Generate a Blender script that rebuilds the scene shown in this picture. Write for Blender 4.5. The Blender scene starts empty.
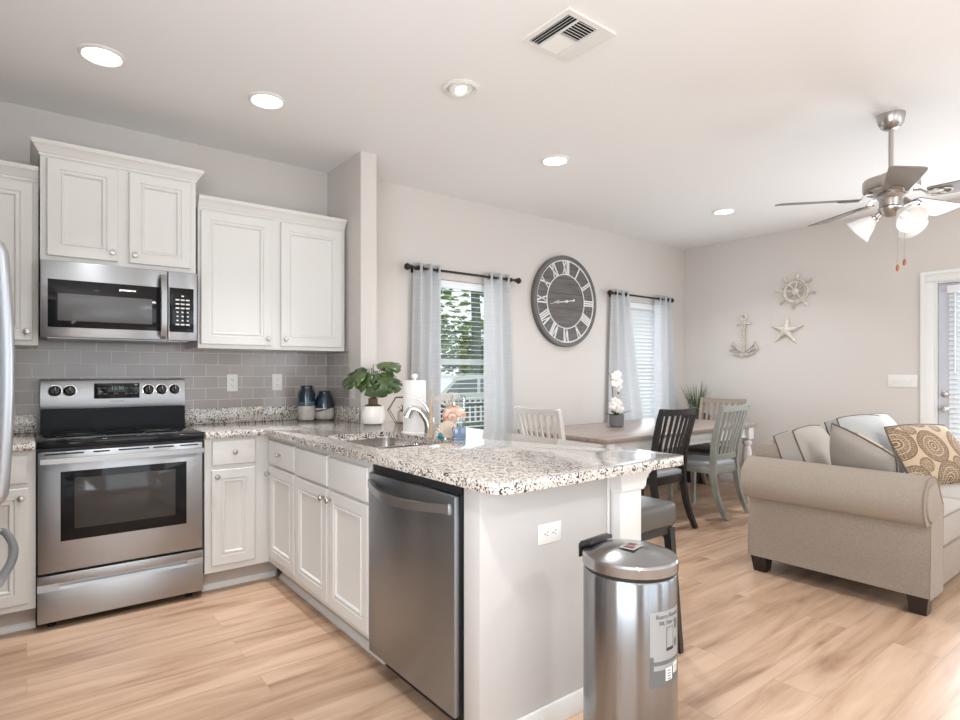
import bpy, bmesh, math, random
from math import sin, cos, pi, radians as R
from mathutils import Vector, Matrix, noise
from mathutils.geometry import tessellate_polygon

SC = bpy.context.scene
COL = SC.collection
random.seed(7)

# ------------------------------------------------------------------ camera
cam = bpy.data.cameras.new('camera')
cam.sensor_width = 36.0
cam.lens = 575.6 / 960 * 36.0
cam.shift_x = (480 - 459.2) / 960
cam.shift_y = (371.9 - 360) / 960
cam.clip_start = .02
co = bpy.data.objects.new('camera', cam)
co.location = (0, 0, 1.254)
co.rotation_euler = (R(90), 0, R(-36.92))
COL.objects.link(co)
SC.camera = co

# ------------------------------------------------------------------ world, light, exposure
SC.view_settings.view_transform = 'Standard'
SC.view_settings.look = 'None'
SC.view_settings.exposure = 0.27
SC.view_settings.gamma = 1.0
SC.view_settings.use_curve_mapping = False
w = bpy.data.worlds.new('sky'); SC.world = w
w.use_nodes = True
bgn = w.node_tree.nodes['Background']
bgn.inputs[0].default_value = (.88, .95, 1.0, 1)
bgn.inputs[1].default_value = 1.25

def area(name, loc, rot, sx, sy, power, color=(1, 1, 1), shape='RECTANGLE', parent=None, spread=180):
    l = bpy.data.lights.new(name, 'AREA'); l.shape = shape; l.size = sx
    if shape in ('RECTANGLE', 'ELLIPSE'): l.size_y = sy
    l.energy = power; l.color = color; l.spread = R(spread)
    o = bpy.data.objects.new(name, l); COL.objects.link(o)
    o.location = loc; o.rotation_euler = rot
    if parent: o.parent = parent
    return o
# daylight fill from unseen windows added behind the camera and at its sides
area('daylight_fill', (1.2, -2.90, 1.45), (R(112), 0, 0), 2.5, 2.0, 25, (.80, .90, 1))
area('daylight_fill', (4.6, -2.90, 1.45), (R(112), 0, 0), 2.5, 2.0, 26, (.80, .90, 1))
area('daylight_fill', (6.30, -1.5, 1.35), (R(112), 0, R(90)), 2.2, 2.0, 9, (.80, .90, 1))
area('daylight_fill', (-.82, -.35, 1.4), (R(120), 0, R(-90)), 2.3, 1.7, 86, (.83, .915, 1))  # fill for the kitchen fronts, from the added left window
# daylight through the two dining windows and the glazed door
area('daylight_fill', (3.05, 3.945, 1.35), (R(-90), 0, 0), .8, 1.3, 4, (.86, .935, 1))
area('daylight_fill', (5.56, 3.945, 1.35), (R(-90), 0, 0), .8, 1.3, 5.5, (.86, .935, 1))
area('daylight_fill', (6.38, 1.08, 1.25), (R(90), 0, R(90)), .6, 1.6, 40, (.86, .935, 1))
LAMP_W = 11
LAMP_C = (.95, .97, 1)

# ------------------------------------------------------------------ materials
def mat(name, col, rough=.5, metal=0.0, bump=None, emit=None, spec=None, trans=None, noise_col=None, aniso=None, coat=None):
    m = bpy.data.materials.new(name); m.use_nodes = True
    nt = m.node_tree; b = nt.nodes['Principled BSDF']
    b.inputs['Base Color'].default_value = (*col, 1)
    b.inputs['Roughness'].default_value = rough
    b.inputs['Metallic'].default_value = metal
    if spec is not None: b.inputs['Specular IOR Level'].default_value = spec
    if coat: b.inputs['Coat Weight'].default_value = coat; b.inputs['Coat Roughness'].default_value = .08
    if emit:
        b.inputs['Emission Color'].default_value = (*emit[0], 1); b.inputs['Emission Strength'].default_value = emit[1]
    if aniso:
        b.inputs['Anisotropic'].default_value = .8; b.inputs['Anisotropic Rotation'].default_value = .25
        tg = nt.nodes.new('ShaderNodeTangent'); tg.direction_type = 'RADIAL'; tg.axis = 'Z'; nt.links.new(tg.outputs[0], b.inputs['Tangent'])
    if bump or noise_col or aniso:
        tc = nt.nodes.new('ShaderNodeTexCoord'); mp = nt.nodes.new('ShaderNodeMapping')
        nt.links.new(tc.outputs['Object'], mp.inputs[0])
        sc = (bump or noise_col or aniso)[0]
        mp.inputs['Scale'].default_value = sc if isinstance(sc, tuple) else (sc, sc, sc)
        n = nt.nodes.new('ShaderNodeTexNoise'); n.inputs['Scale'].default_value = 1; n.inputs['Detail'].default_value = 4
        nt.links.new(mp.outputs[0], n.inputs[0])
        if bump:
            bp = nt.nodes.new('ShaderNodeBump'); bp.inputs['Strength'].default_value = bump[1]; bp.inputs['Distance'].default_value = bump[2] if len(bump) > 2 else .002
            nt.links.new(n.outputs[0], bp.inputs['Height']); nt.links.new(bp.outputs[0], b.inputs['Normal'])
        if noise_col:
            r = nt.nodes.new('ShaderNodeValToRGB')
            r.color_ramp.elements[0].position = .32; r.color_ramp.elements[1].position = .68
            r.color_ramp.elements[0].color = (*noise_col[1], 1); r.color_ramp.elements[1].color = (*col, 1)
            nt.links.new(n.outputs[0], r.inputs[0]); nt.links.new(r.outputs[0], b.inputs['Base Color'])
        if aniso:
            r = nt.nodes.new('ShaderNodeMapRange'); r.inputs[3].default_value = rough - aniso[1]; r.inputs[4].default_value = rough + aniso[1]
            nt.links.new(n.outputs[0], r.inputs[0]); nt.links.new(r.outputs[0], b.inputs['Roughness'])
    return m

def nodes(m): return m.node_tree, m.node_tree.nodes, m.node_tree.links, m.node_tree.nodes['Principled BSDF']

def ramp(N, els, const=False):
    r = N.new('ShaderNodeValToRGB'); cr = r.color_ramp
    if const: cr.interpolation = 'CONSTANT'
    while len(cr.elements) < len(els): cr.elements.new(.5)
    for e, (p, c) in zip(cr.elements, els): e.position = p; e.color = (*c, 1)
    return r

WALL = mat('wall_paint', (.655, .605, .565), .75, bump=(90, .05, .001))
CEIL = mat('ceiling_paint', (.86, .85, .835), .85, bump=(60, .12, .002))
WHITE = mat('white_trim', (.80, .79, .765), .4)
CAB = mat('cabinet_white', (.725, .705, .67), .38)
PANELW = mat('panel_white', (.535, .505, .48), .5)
KICK = mat('toe_kick', (.50, .43, .37), .6)  # shade of the recess is put into this taupe
STEEL = mat('brushed_steel', (.43, .435, .445), .33, 1, aniso=((1.5, 1.5, 260), .06))
STEELV = mat('brushed_steel_vertical', (.31, .315, .32), .23, 1, aniso=((140, 140, 1.2), .07))
DARKSTEEL = mat('dark_steel', (.37, .39, .41), .36, 1, aniso=((1.5, 1.5, 260), .06))
CHROME = mat('polished_metal', (.78, .77, .75), .12, 1)
NICKEL = mat('brushed_nickel', (.50, .47, .44), .28, 1)
PALEMETAL = mat('satin_silver', (.50, .51, .53), .32, .85)
BLACKGLASS = mat('black_glass', (.010, .010, .011), .07, spec=.28)
OVENGLASS = mat('oven_glass', (.055, .05, .047), .08, spec=.35)
MESHGLASS = mat('microwave_screen', (.115, .112, .112), .22)
ENAMEL = mat('black_enamel', (.006, .006, .007), .16, spec=.10)
BLACK = mat('black_plastic', (.018, .018, .019), .35)
BLACKM = mat('black_metal', (.02, .019, .018), .4)
BRONZE = mat('oil_rubbed_bronze', (.03, .024, .02), .35, .5)
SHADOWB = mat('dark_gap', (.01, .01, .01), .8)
PLASTW = mat('white_plastic', (.80, .78, .74), .35)
INK = mat('dark_print', (.03, .03, .03), .6)
GREYINK = mat('grey_print', (.13, .13, .13), .6)
BURNER = mat('burner_ring_print', (.05, .05, .05), .4)
PAPER = mat('label_paper', (.32, .315, .305), .5)
WHITEINK = mat('white_print', (.82, .82, .80), .5)
LCD = mat('green_digits', (.10, .16, .12), .5, emit=((.35, .55, .42), .35))
SINK = mat('sink_steel', (.60, .56, .52), .24, 1)
LIDSTEEL = mat('satin_lid_steel', (.42, .425, .43), .24, 1)
NAVY = mat('navy_glaze', (.010, .026, .042), .08, coat=.5)
CREAMGLAZE = mat('cream_crackle_glaze', (.60, .55, .50), .35, noise_col=(18, (.42, .37, .33)))
TEALBAND = mat('teal_glaze', (.07, .11, .13), .15)
WHITEPOT = mat('white_ceramic', (.83, .79, .74), .3)
PINKPOT = mat('blush_ceramic', (.60, .48, .42), .5)
LEAF = mat('dark_leaf', (.105, .165, .050), .32, noise_col=(14, (.035, .065, .022)))
MOSS = mat('green_moss', (.10, .13, .05), .8, noise_col=(60, (.02, .04, .012)), bump=(80, .8, .01))
SOIL = mat('bark_soil', (.16, .09, .06), .9)
STEM = mat('plant_stem', (.10, .12, .05), .6)
PAPERW = mat('paper_towel', (.86, .82, .78), .9, bump=(120, .25, .002))
SHELLM = mat('banded_shell', (.78, .66, .54), .3, noise_col=((18, 26, 40), (.50, .13, .05)))
CORAL = mat('white_coral', (.78, .72, .66), .8)
SAND = mat('sand_shell', (.72, .60, .48), .8)
DRIFT = mat('pale_driftwood', (.62, .50, .40), .8, noise_col=((60, 60, 9), (.48, .33, .22)))
BLUEJAR = mat('blue_grey_glass', (.16, .22, .32), .12, coat=.4)
TEAL = mat('teal_glass', (.01, .20, .24), .12)
TABLETOP = mat('weathered_table_wood', (.36, .29, .255), .28, noise_col=((1.5, 22, 22), (.25, .195, .17)))
CHALKW = mat('chalk_white', (.74, .71, .67), .5)
CHAIRD = mat('charcoal_paint', (.022, .021, .022), .35)
CHAIRG = mat('sage_grey_paint', (.33, .335, .295), .45, noise_col=(9, (.28, .285, .25)))
CHAIRB = mat('taupe_wood', (.33, .26, .20), .5, noise_col=((3, 3, 20), (.25, .195, .155)))
PADG = mat('grey_seat_cloth', (.36, .37, .38), .8)
PADD = mat('dark_seat_cloth', (.06, .06, .062), .8)
PADC = mat('cream_seat_cloth', (.62, .58, .53), .8)
LEATHER = mat('grey_leather', (.095, .086, .075), .28, bump=(160, .15, .001))
LEGWOOD = mat('espresso_wood', (.020, .013, .010), .35)
BEIGE = mat('sofa_weave', (.40, .335, .272), .9, noise_col=((75, 75, 75), (.25, .205, .163)), bump=(350, .3, .002))
BEIGEC = mat('sofa_cushion_weave', (.43, .38, .33), .9, noise_col=((80, 80, 80), (.35, .305, .265)), bump=(350, .3, .002))
PIPE = mat('sofa_piping', (.25, .19, .145), .85)
GREYC = mat('pale_grey_cushion', (.43, .42, .405), .85, bump=(300, .2, .002))
PIPED = mat('dark_piping', (.12, .09, .07), .8)
SHIPW = mat('distressed_white', (.80, .75, .67), .7, noise_col=(35, (.60, .53, .44)))
SHIPD = mat('distressed_grey', (.66, .60, .52), .7, noise_col=(30, (.38, .32, .26)))
ROPE = mat('jute_rope', (.26, .19, .125), .9)
CLOCKF = mat('grey_weathered_wood', (.165, .15, .14), .6, noise_col=((4, 4, 40), (.105, .095, .09)))
CLOCKR = mat('grey_metal_rim', (.15, .135, .125), .45, noise_col=(8, (.11, .10, .095)))
BLADE = mat('weathered_blade', (.26, .235, .21), .42, noise_col=((3, 14, 14), (.20, .18, .16)))
BULBGLASS = mat('frosted_glass', (.86, .85, .82), .35, emit=((1, .97, .92), .10))
WOODFOB = mat('orange_wood', (.42, .12, .04), .4)
LIGHTON = mat('lit_lens', (1, 1, 1), .5, emit=((1, .97, .92), 6.0))
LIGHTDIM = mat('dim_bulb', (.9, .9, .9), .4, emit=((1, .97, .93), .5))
DOORP = mat('blue_grey_door_paint', (.62, .635, .69), .4)
BLINDW = mat('white_slat', (.82, .84, .85), .45)
VINYL = mat('white_vinyl', (.80, .81, .81), .35)
ORCHIDP = mat('grey_concrete_pot', (.17, .17, .175), .6)
PETAL = mat('white_petal', (.86, .80, .76), .6)
CARW = mat('white_car_paint', (.80, .82, .82), .25)
TYRE = mat('tyre_rubber', (.02, .02, .02), .7)
FENCEW = mat('grey_green_fence', (.10, .11, .085), .7)
BARK = mat('tree_bark', (.16, .19, .15), .9, noise_col=((6, 6, 2), (.08, .10, .08)))
GRASSB = mat('grass_blade', (.10, .15, .045), .6, noise_col=(9, (.03, .06, .02)))
FOL1 = mat('tree_foliage', (.27, .38, .08), .7, noise_col=(3.2, (.05, .12, .04)))
FOL2 = mat('yellow_foliage', (.42, .40, .07), .7, noise_col=(2.5, (.07, .15, .03)))
LAWN = mat('lawn_grass', (.13, .19, .05), .9, noise_col=(1.3, (.07, .12, .03)))

def make_glass(name, tint=(1, 1, 1), fac=.06):
    m = bpy.data.materials.new(name); m.use_nodes = True
    nt = m.node_tree; N = nt.nodes; N.clear()
    out = N.new('ShaderNodeOutputMaterial'); mx = N.new('ShaderNodeMixShader')
    tr = N.new('ShaderNodeBsdfTransparent'); tr.inputs[0].default_value = (*tint, 1)
    gl = N.new('ShaderNodeBsdfGlossy'); gl.inputs['Roughness'].default_value = .02
    mx.inputs[0].default_value = fac
    nt.links.new(tr.outputs[0], mx.inputs[1]); nt.links.new(gl.outputs[0], mx.inputs[2]); nt.links.new(mx.outputs[0], out.inputs[0])
    return m
GLASS = make_glass('window_glass', (.97, .99, .985), .05)
JAR = make_glass('clear_jar_glass', (.93, .95, .95), .12)

def cloth_mat():
    m = mat('sheer_curtain', (.76, .77, .775), .9)
    nt, N, L, b = nodes(m)
    out = N['Material Output']; mx = N.new('ShaderNodeMixShader'); mx.inputs[0].default_value = .38
    t = N.new('ShaderNodeBsdfTranslucent'); t.inputs[0].default_value = (.74, .745, .75, 1)
    tc = N.new('ShaderNodeTexCoord'); mp = N.new('ShaderNodeMapping'); mp.inputs['Scale'].default_value = (6, 6, 160)
    n = N.new('ShaderNodeTexNoise'); n.inputs['Scale'].default_value = 1
    r = ramp(N, [(.3, (.62, .625, .63)), (.7, (.77, .77, .775))])
    L.new(tc.outputs['Object'], mp.inputs[0]); L.new(mp.outputs[0], n.inputs[0]); L.new(n.outputs[0], r.inputs[0]); L.new(r.outputs[0], b.inputs['Base Color'])
    L.new(b.outputs[0], mx.inputs[1]); L.new(t.outputs[0], mx.inputs[2]); L.new(mx.outputs[0], out.inputs[0])
    return m
CURTAIN = cloth_mat()

def granite_mat():
    m = mat('speckled_granite', (.6, .55, .5), .13, coat=.6)
    nt, N, L, b = nodes(m)
    tc = N.new('ShaderNodeTexCoord')
    nd = N.new('ShaderNodeTexNoise'); nd.inputs['Scale'].default_value = 60; nd.inputs['Detail'].default_value = 3
    L.new(tc.outputs['Object'], nd.inputs[0])
    mxv = N.new('ShaderNodeVectorMath'); mxv.operation = 'MULTIPLY_ADD'
    mxv.inputs[1].default_value = (.022, .022, .022)
    L.new(nd.outputs['Color'], mxv.inputs[0]); L.new(tc.outputs['Object'], mxv.inputs[2])
    v = N.new('ShaderNodeTexVoronoi'); v.inputs['Scale'].default_value = 185
    L.new(mxv.outputs[0], v.inputs['Vector'])
    sp = N.new('ShaderNodeSeparateColor'); L.new(v.outputs['Color'], sp.inputs[0])
    n2 = N.new('ShaderNodeTexNoise'); n2.inputs['Scale'].default_value = 26; n2.inputs['Detail'].default_value = 4
    L.new(tc.outputs['Object'], n2.inputs[0])
    ma = N.new('ShaderNodeMath'); ma.operation = 'MULTIPLY_ADD'; ma.inputs[1].default_value = .7
    L.new(n2.outputs[0], ma.inputs[0]); 
    m3 = N.new('ShaderNodeMath'); m3.operation = 'MULTIPLY'; m3.inputs[1].default_value = .65
    L.new(sp.outputs[0], m3.inputs[0]); L.new(m3.outputs[0], ma.inputs[2])
    r = ramp(N, [(0, (.022, .017, .015)), (.435, (.085, .062, .05)), (.485, (.25, .195, .155)), (.53, (.44, .375, .32)), (.57, (.62, .56, .50)), (.68, (.72, .67, .61)), (.92, (.52, .46, .40))], const=True)
    L.new(ma.outputs[0], r.inputs[0]); L.new(r.outputs[0], b.inputs['Base Color'])
    return m
GRANITE = granite_mat()

def floor_mat():
    m = mat('oak_plank_floor', (.5, .35, .25), .34)
    nt, N, L, b = nodes(m)
    tc = N.new('ShaderNodeTexCoord')
    br = N.new('ShaderNodeTexBrick'); br.offset = .37; br.offset_frequency = 2
    br.inputs['Scale'].default_value = 1; br.inputs['Brick Width'].default_value = 1.22; br.inputs['Row Height'].default_value = .185
    br.inputs['Mortar Size'].default_value = .0014; br.inputs['Mortar Smooth'].default_value = .3
    br.inputs['Color1'].default_value = (0, 0, 0, 1); br.inputs['Color2'].default_value = (1, 1, 1, 1); br.inputs['Mortar'].default_value = (.5, .5, .5, 1)
    L.new(tc.outputs['Object'], br.inputs[0])
    # offset grain per plank
    mp = N.new('ShaderNodeVectorMath'); mp.operation = 'MULTIPLY_ADD'; mp.inputs[1].default_value = (7, 3, 5)
    L.new(br.outputs['Color'], mp.inputs[0]); L.new(tc.outputs['Object'], mp.inputs[2])
    sc = N.new('ShaderNodeMapping'); sc.inputs['Scale'].default_value = (1.3, 11, 1); L.new(mp.outputs[0], sc.inputs[0])
    n1 = N.new('ShaderNodeTexNoise'); n1.inputs['Scale'].default_value = 1.0; n1.inputs['Detail'].default_value = 7; n1.inputs['Roughness'].default_value = .55; n1.inputs['Distortion'].default_value = .6
    L.new(sc.outputs[0], n1.inputs[0])
    sc2 = N.new('ShaderNodeMapping'); sc2.inputs['Scale'].default_value = (3, 90, 1); L.new(mp.outputs[0], sc2.inputs[0])
    n2 = N.new('ShaderNodeTexNoise'); n2.inputs['Scale'].default_value = 1.0; n2.inputs['Detail'].default_value = 3; L.new(sc2.outputs[0], n2.inputs[0])
    r = ramp(N, [(.27, (.30, .172, .105)), (.42, (.485, .31, .203)), (.55, (.59, .40, .275)), (.74, (.67, .475, .34))])
    ad = N.new('ShaderNodeMath'); ad.operation = 'MULTIPLY_ADD'; ad.inputs[1].default_value = .16
    L.new(n2.outputs[0], ad.inputs[0])
    sub = N.new('ShaderNodeMath'); sub.operation = 'SUBTRACT'; sub.inputs[1].default_value = .08; L.new(n1.outputs[0], sub.inputs[0])
    L.new(sub.outputs[0], ad.inputs[2]); L.new(ad.outputs[0], r.inputs[0])
    # per plank brightness
    hsv = N.new('ShaderNodeMix'); hsv.data_type = 'RGBA'; hsv.blend_type = 'MULTIPLY'; hsv.inputs[0].default_value = 1
    r2 = ramp(N, [(0, (.86, .85, .84)), (1, (1.0, 1.0, 1.0))]); L.new(br.outputs['Color'], r2.inputs[0])
    L.new(r.outputs[0], hsv.inputs[6]); L.new(r2.outputs[0], hsv.inputs[7])
    mm = N.new('ShaderNodeMix'); mm.data_type = 'RGBA'; mm.inputs[7].default_value = (.36, .23, .15, 1)
    fm = N.new('ShaderNodeMath'); fm.operation = 'MULTIPLY'; fm.inputs[1].default_value = .55; L.new(br.outputs['Fac'], fm.inputs[0])
    L.new(fm.outputs[0], mm.inputs[0]); L.new(hsv.outputs[2], mm.inputs[6])
    L.new(mm.outputs[2], b.inputs['Base Color'])
    bp = N.new('ShaderNodeBump'); bp.inputs['Strength'].default_value = .12; bp.inputs['Distance'].default_value = .002
    L.new(n2.outputs[0], bp.inputs['Height']); L.new(bp.outputs[0], b.inputs['Normal'])
    return m
FLOOR = floor_mat()

def tile_mat():
    m = mat('grey_subway_tile', (.3, .28, .27), .16)
    nt, N, L, b = nodes(m)
    tc = N.new('ShaderNodeTexCoord'); sp = N.new('ShaderNodeSeparateXYZ'); cb = N.new('ShaderNodeCombineXYZ')
    L.new(tc.outputs['Object'], sp.inputs[0])
    ad = N.new('ShaderNodeMath'); ad.operation = 'ADD'; L.new(sp.outputs[0], ad.inputs[0]); L.new(sp.outputs[1], ad.inputs[1])
    L.new(ad.outputs[0], cb.inputs[0]); L.new(sp.outputs[2], cb.inputs[1])
    br = N.new('ShaderNodeTexBrick'); br.inputs['Scale'].default_value = 1; br.inputs['Brick Width'].default_value = .153; br.inputs['Row Height'].default_value = .0765
    br.inputs['Mortar Size'].default_value = .0022; br.inputs['Mortar Smooth'].default_value = .2
    br.inputs['Color1'].default_value = (.365, .325, .305, 1); br.inputs['Color2'].default_value = (.425, .38, .36, 1); br.inputs['Mortar'].default_value = (.68, .63, .58, 1)
    L.new(cb.outputs[0], br.inputs[0]); L.new(br.outputs['Color'], b.inputs['Base Color'])
    bp = N.new('ShaderNodeBump'); bp.invert = True; bp.inputs['Strength'].default_value = .5; bp.inputs['Distance'].default_value = .002
    L.new(br.outputs['Fac'], bp.inputs['Height']); L.new(bp.outputs[0], b.inputs['Normal'])
    return m
TILE = tile_mat()

def medallion_mat():
    m = mat('medallion_print', (.7, .55, .4), .9)
    nt, N, L, b = nodes(m)
    tc = N.new('ShaderNodeTexCoord'); sp = N.new('ShaderNodeSeparateXYZ'); cb = N.new('ShaderNodeCombineXYZ')
    L.new(tc.outputs['Object'], sp.inputs[0]); L.new(sp.outputs[0], cb.inputs[0]); L.new(sp.outputs[2], cb.inputs[1])
    # two sizes of round medallion on a cream ground, each of concentric dotted rings
    def medal(scale, off, rad):
        mp = N.new('ShaderNodeVectorMath'); mp.operation = 'ADD'; mp.inputs[1].default_value = off; L.new(cb.outputs[0], mp.inputs[0])
        v = N.new('ShaderNodeTexVoronoi'); v.voronoi_dimensions = '2D'; v.inputs['Scale'].default_value = scale; v.inputs['Randomness'].default_value = .25
        L.new(mp.outputs[0], v.inputs['Vector'])
        m1 = N.new('ShaderNodeMath'); m1.operation = 'DIVIDE'; m1.inputs[1].default_value = rad; L.new(v.outputs['Distance'], m1.inputs[0])
        # inside fine dots
        dt = N.new('ShaderNodeTexVoronoi'); dt.voronoi_dimensions = '2D'; dt.inputs['Scale'].default_value = 75; dt.inputs['Randomness'].default_value = .35; L.new(cb.outputs[0], dt.inputs['Vector'])
        rr = ramp(N, [(0, (.1, .1, .1)), (.10, (.75, .75, .75)), (.17, (.15, .15, .15)), (.27, (.8, .8, .8)), (.33, (.32, .32, .32)), (.58, (.8, .8, .8)), (.63, (.28, .28, .28)), (.94, (.12, .12, .12)), (1, (1, 1, 1))], const=True)
        L.new(m1.outputs[0], rr.inputs[0])
        ad = N.new('ShaderNodeMath'); ad.operation = 'MULTIPLY_ADD'; ad.inputs[1].default_value = .75; L.new(dt.outputs['Distance'], ad.inputs[0]); L.new(rr.outputs[0], ad.inputs[2])
        return ad, m1
    A, da = medal(3.9, (.06, .02, 0), .47)
    B, db = medal(3.9, (.19, .145, 0), .20)
    lt = N.new('ShaderNodeMath'); lt.operation = 'LESS_THAN'; lt.inputs[1].default_value = 1.0; L.new(db.outputs[0], lt.inputs[0])
    gt = N.new('ShaderNodeMath'); gt.operation = 'GREATER_THAN'; gt.inputs[1].default_value = 1.0; L.new(da.outputs[0], gt.inputs[0])
    an = N.new('ShaderNodeMath'); an.operation = 'MULTIPLY'; L.new(lt.outputs[0], an.inputs[0]); L.new(gt.outputs[0], an.inputs[1])
    mx = N.new('ShaderNodeMix'); L.new(an.outputs[0], mx.inputs[0]); L.new(A.outputs[0], mx.inputs[2]); L.new(B.outputs[0], mx.inputs[3])
    r = ramp(N, [(.0, (.085, .046, .022)), (.45, (.17, .105, .058)), (.66, (.34, .245, .16)), (.9, (.54, .40, .275))])
    L.new(mx.outputs[0], r.inputs[0]); L.new(r.outputs[0], b.inputs['Base Color'])
    return m
MEDAL = medallion_mat()

# ------------------------------------------------------------------ shapes: each returns (verts, faces)
def box(x0, x1, y0, y1, z0, z1, b=0.0, seg=2):
    if x0 > x1: x0, x1 = x1, x0
    if y0 > y1: y0, y1 = y1, y0
    if z0 > z1: z0, z1 = z1, z0
    v = [(x0, y0, z0), (x1, y0, z0), (x1, y1, z0), (x0, y1, z0), (x0, y0, z1), (x1, y0, z1), (x1, y1, z1), (x0, y1, z1)]
    f = [(0, 3, 2, 1), (4, 5, 6, 7), (0, 1, 5, 4), (1, 2, 6, 5), (2, 3, 7, 6), (3, 0, 4, 7)]
    return bev((v, f), min(b, .45 * min(x1 - x0, y1 - y0, z1 - z0)), seg) if b else (v, f)

def bev(s, w, seg=2, ang=30):
    bm = bmesh.new(); vs = [bm.verts.new(p) for p in s[0]]
    for f in s[1]:
        try: bm.faces.new([vs[i] for i in f])
        except ValueError: pass
    bm.normal_update()
    es = [e for e in bm.edges if len(e.link_faces) == 2 and e.calc_face_angle(0) > R(ang)]
    bmesh.ops.bevel(bm, geom=es, offset=w, segments=seg, affect='EDGES', profile=.5, clamp_overlap=True)
    bm.verts.index_update()
    r = ([tuple(v.co) for v in bm.verts], [tuple(v.index for v in f.verts) for f in bm.faces])
    bm.free(); return r

def xf(s, m): return ([tuple(m @ Vector(p)) for p in s[0]], s[1])
def T(x, y, z): return Matrix.Translation((x, y, z))
def RX(a): return Matrix.Rotation(R(a), 4, 'X')
def RY(a): return Matrix.Rotation(R(a), 4, 'Y')
def RZ(a): return Matrix.Rotation(R(a), 4, 'Z')

def lathe(prof, c=(0, 0, 0), n=28, m=None, cap0=True, cap1=True):
    v = []; f = []
    for (r, z) in prof:
        for i in range(n):
            a = 2 * pi * i / n; v.append((r * cos(a), r * sin(a), z))
    for k in range(len(prof) - 1):
        for i in range(n):
            j = (i + 1) % n; f.append((k * n + i, k * n + j, (k + 1) * n + j, (k + 1) * n + i))
    if cap0: f.append(tuple(reversed(range(n))))
    if cap1: f.append(tuple((len(prof) - 1) * n + i for i in range(n)))
    s = (v, f)
    if m is not None: s = xf(s, m)
    return xf(s, T(*c)) if any(c) else s

def frame_of(d):
    d = Vector(d).normalized(); u = Vector((0, 0, 1)) if abs(d.z) < .95 else Vector((1, 0, 0))
    a = d.cross(u).normalized(); return a, a.cross(d).normalized(), d

def tube(pts, r, n=10, closed=False):
    pts = [Vector(p) for p in pts]; k = len(pts); v = []; f = []
    rs = r if isinstance(r, (list, tuple)) else [r] * k
    prev = None
    for i, p in enumerate(pts):
        if closed: d = pts[(i + 1) % k] - pts[i - 1]
        else: d = pts[min(i + 1, k - 1)] - pts[max(i - 1, 0)]
        d = d.normalized()
        if prev is None: a, b, _ = frame_of(d)
        else:
            a = (prev - d * prev.dot(d)); a = a.normalized() if a.length > 1e-6 else frame_of(d)[0]; b = d.cross(a)
        prev = a
        b = d.cross(a)
        for j in range(n):
            t = 2 * pi * j / n; v.append(tuple(p + (a * cos(t) + b * sin(t)) * rs[i]))
    for i in range(k if closed else k - 1):
        q = (i + 1) % k
        for j in range(n):
            l = (j + 1) % n; f.append((i * n + j, i * n + l, q * n + l, q * n + j))
    if not closed: f.append(tuple(reversed(range(n)))); f.append(tuple((k - 1) * n + j for j in range(n)))
    return (v, f)

def cyl(p0, p1, r0, r1=None, n=20): return tube([p0, p1], [r0, r0 if r1 is None else r1], n)

def sweep(pts, w, d, wx=(1, 0, 0)):
    """rectangular bar; w across the fixed direction wx, d across the other (may be lists)"""
    pts = [Vector(p) for p in pts]; k = len(pts); v = []; f = []; wx = Vector(wx)
    ws = w if isinstance(w, (list, tuple)) else [w] * k; ds = d if isinstance(d, (list, tuple)) else [d] * k
    for i, p in enumerate(pts):
        t = (pts[min(i + 1, k - 1)] - pts[max(i - 1, 0)]).normalized(); nrm = t.cross(wx).normalized()
        a = wx * ws[i] / 2; b = nrm * ds[i] / 2
        v += [tuple(p - a - b), tuple(p + a - b), tuple(p + a + b), tuple(p - a + b)]
    for i in range(k - 1):
        for j in range(4):
            l = (j + 1) % 4; f.append((i * 4 + j, i * 4 + l, i * 4 + 4 + l, i * 4 + 4 + j))
    f.append((3, 2, 1, 0)); f.append(tuple((k - 1) * 4 + j for j in range(4)))
    return (v, f)

def plate(outer, holes, z0, z1):
    """flat plate of any outline with holes, thickness z0..z1"""
    loops = [outer] + list(holes); flat = [p for l in loops for p in l]; n = len(flat)
    tri = tessellate_polygon([[Vector((x, y, 0)) for x, y in l] for l in loops])
    v = [(x, y, z0) for x, y in flat] + [(x, y, z1) for x, y in flat]; f = []
    for a, b, c in tri:
        ar = (flat[b][0] - flat[a][0]) * (flat[c][1] - flat[a][1]) - (flat[b][1] - flat[a][1]) * (flat[c][0] - flat[a][0])
        if ar < 0: b, c = c, b
        f.append((n + a, n + b, n + c)); f.append((a, c, b))
    o = 0
    for l in loops:
        k = len(l)
        for i in range(k):
            j = (i + 1) % k; f.append((o + i, o + j, n + o + j, n + o + i))
        o += k
    return (v, f)

def prism(poly, axis, a0, a1):
    """polygon (2D) extruded along axis 'x' (poly=(y,z)), 'y' (poly=(x,z)) or 'z' (poly=(x,y))"""
    s = plate(poly, [], a0, a1)
    if axis == 'z': return s
    if axis == 'y': return ([(x, z, y) for x, y, z in s[0]], s[1])
    return ([(z, x, y) for x, y, z in s[0]], s[1])

def rings(x0, x1, z0, z1, prof, y=0.0):
    """framed panel facing -y: prof is a list of (inset, y offset)"""
    v = []; f = []
    for (i, d) in prof:
        v += [(x0 + i, y + d, z0 + i), (x1 - i, y + d, z0 + i), (x1 - i, y + d, z1 - i), (x0 + i, y + d, z1 - i)]
    for k in range(len(prof) - 1):
        for j in range(4):
            l = (j + 1) % 4; f.append((k * 4 + j, k * 4 + l, k * 4 + 4 + l, k * 4 + 4 + j))
    e = (len(prof) - 1) * 4
    f.append((e, e + 1, e + 2, e + 3)); f.append((3, 2, 1, 0))
    return (v, f)

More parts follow.
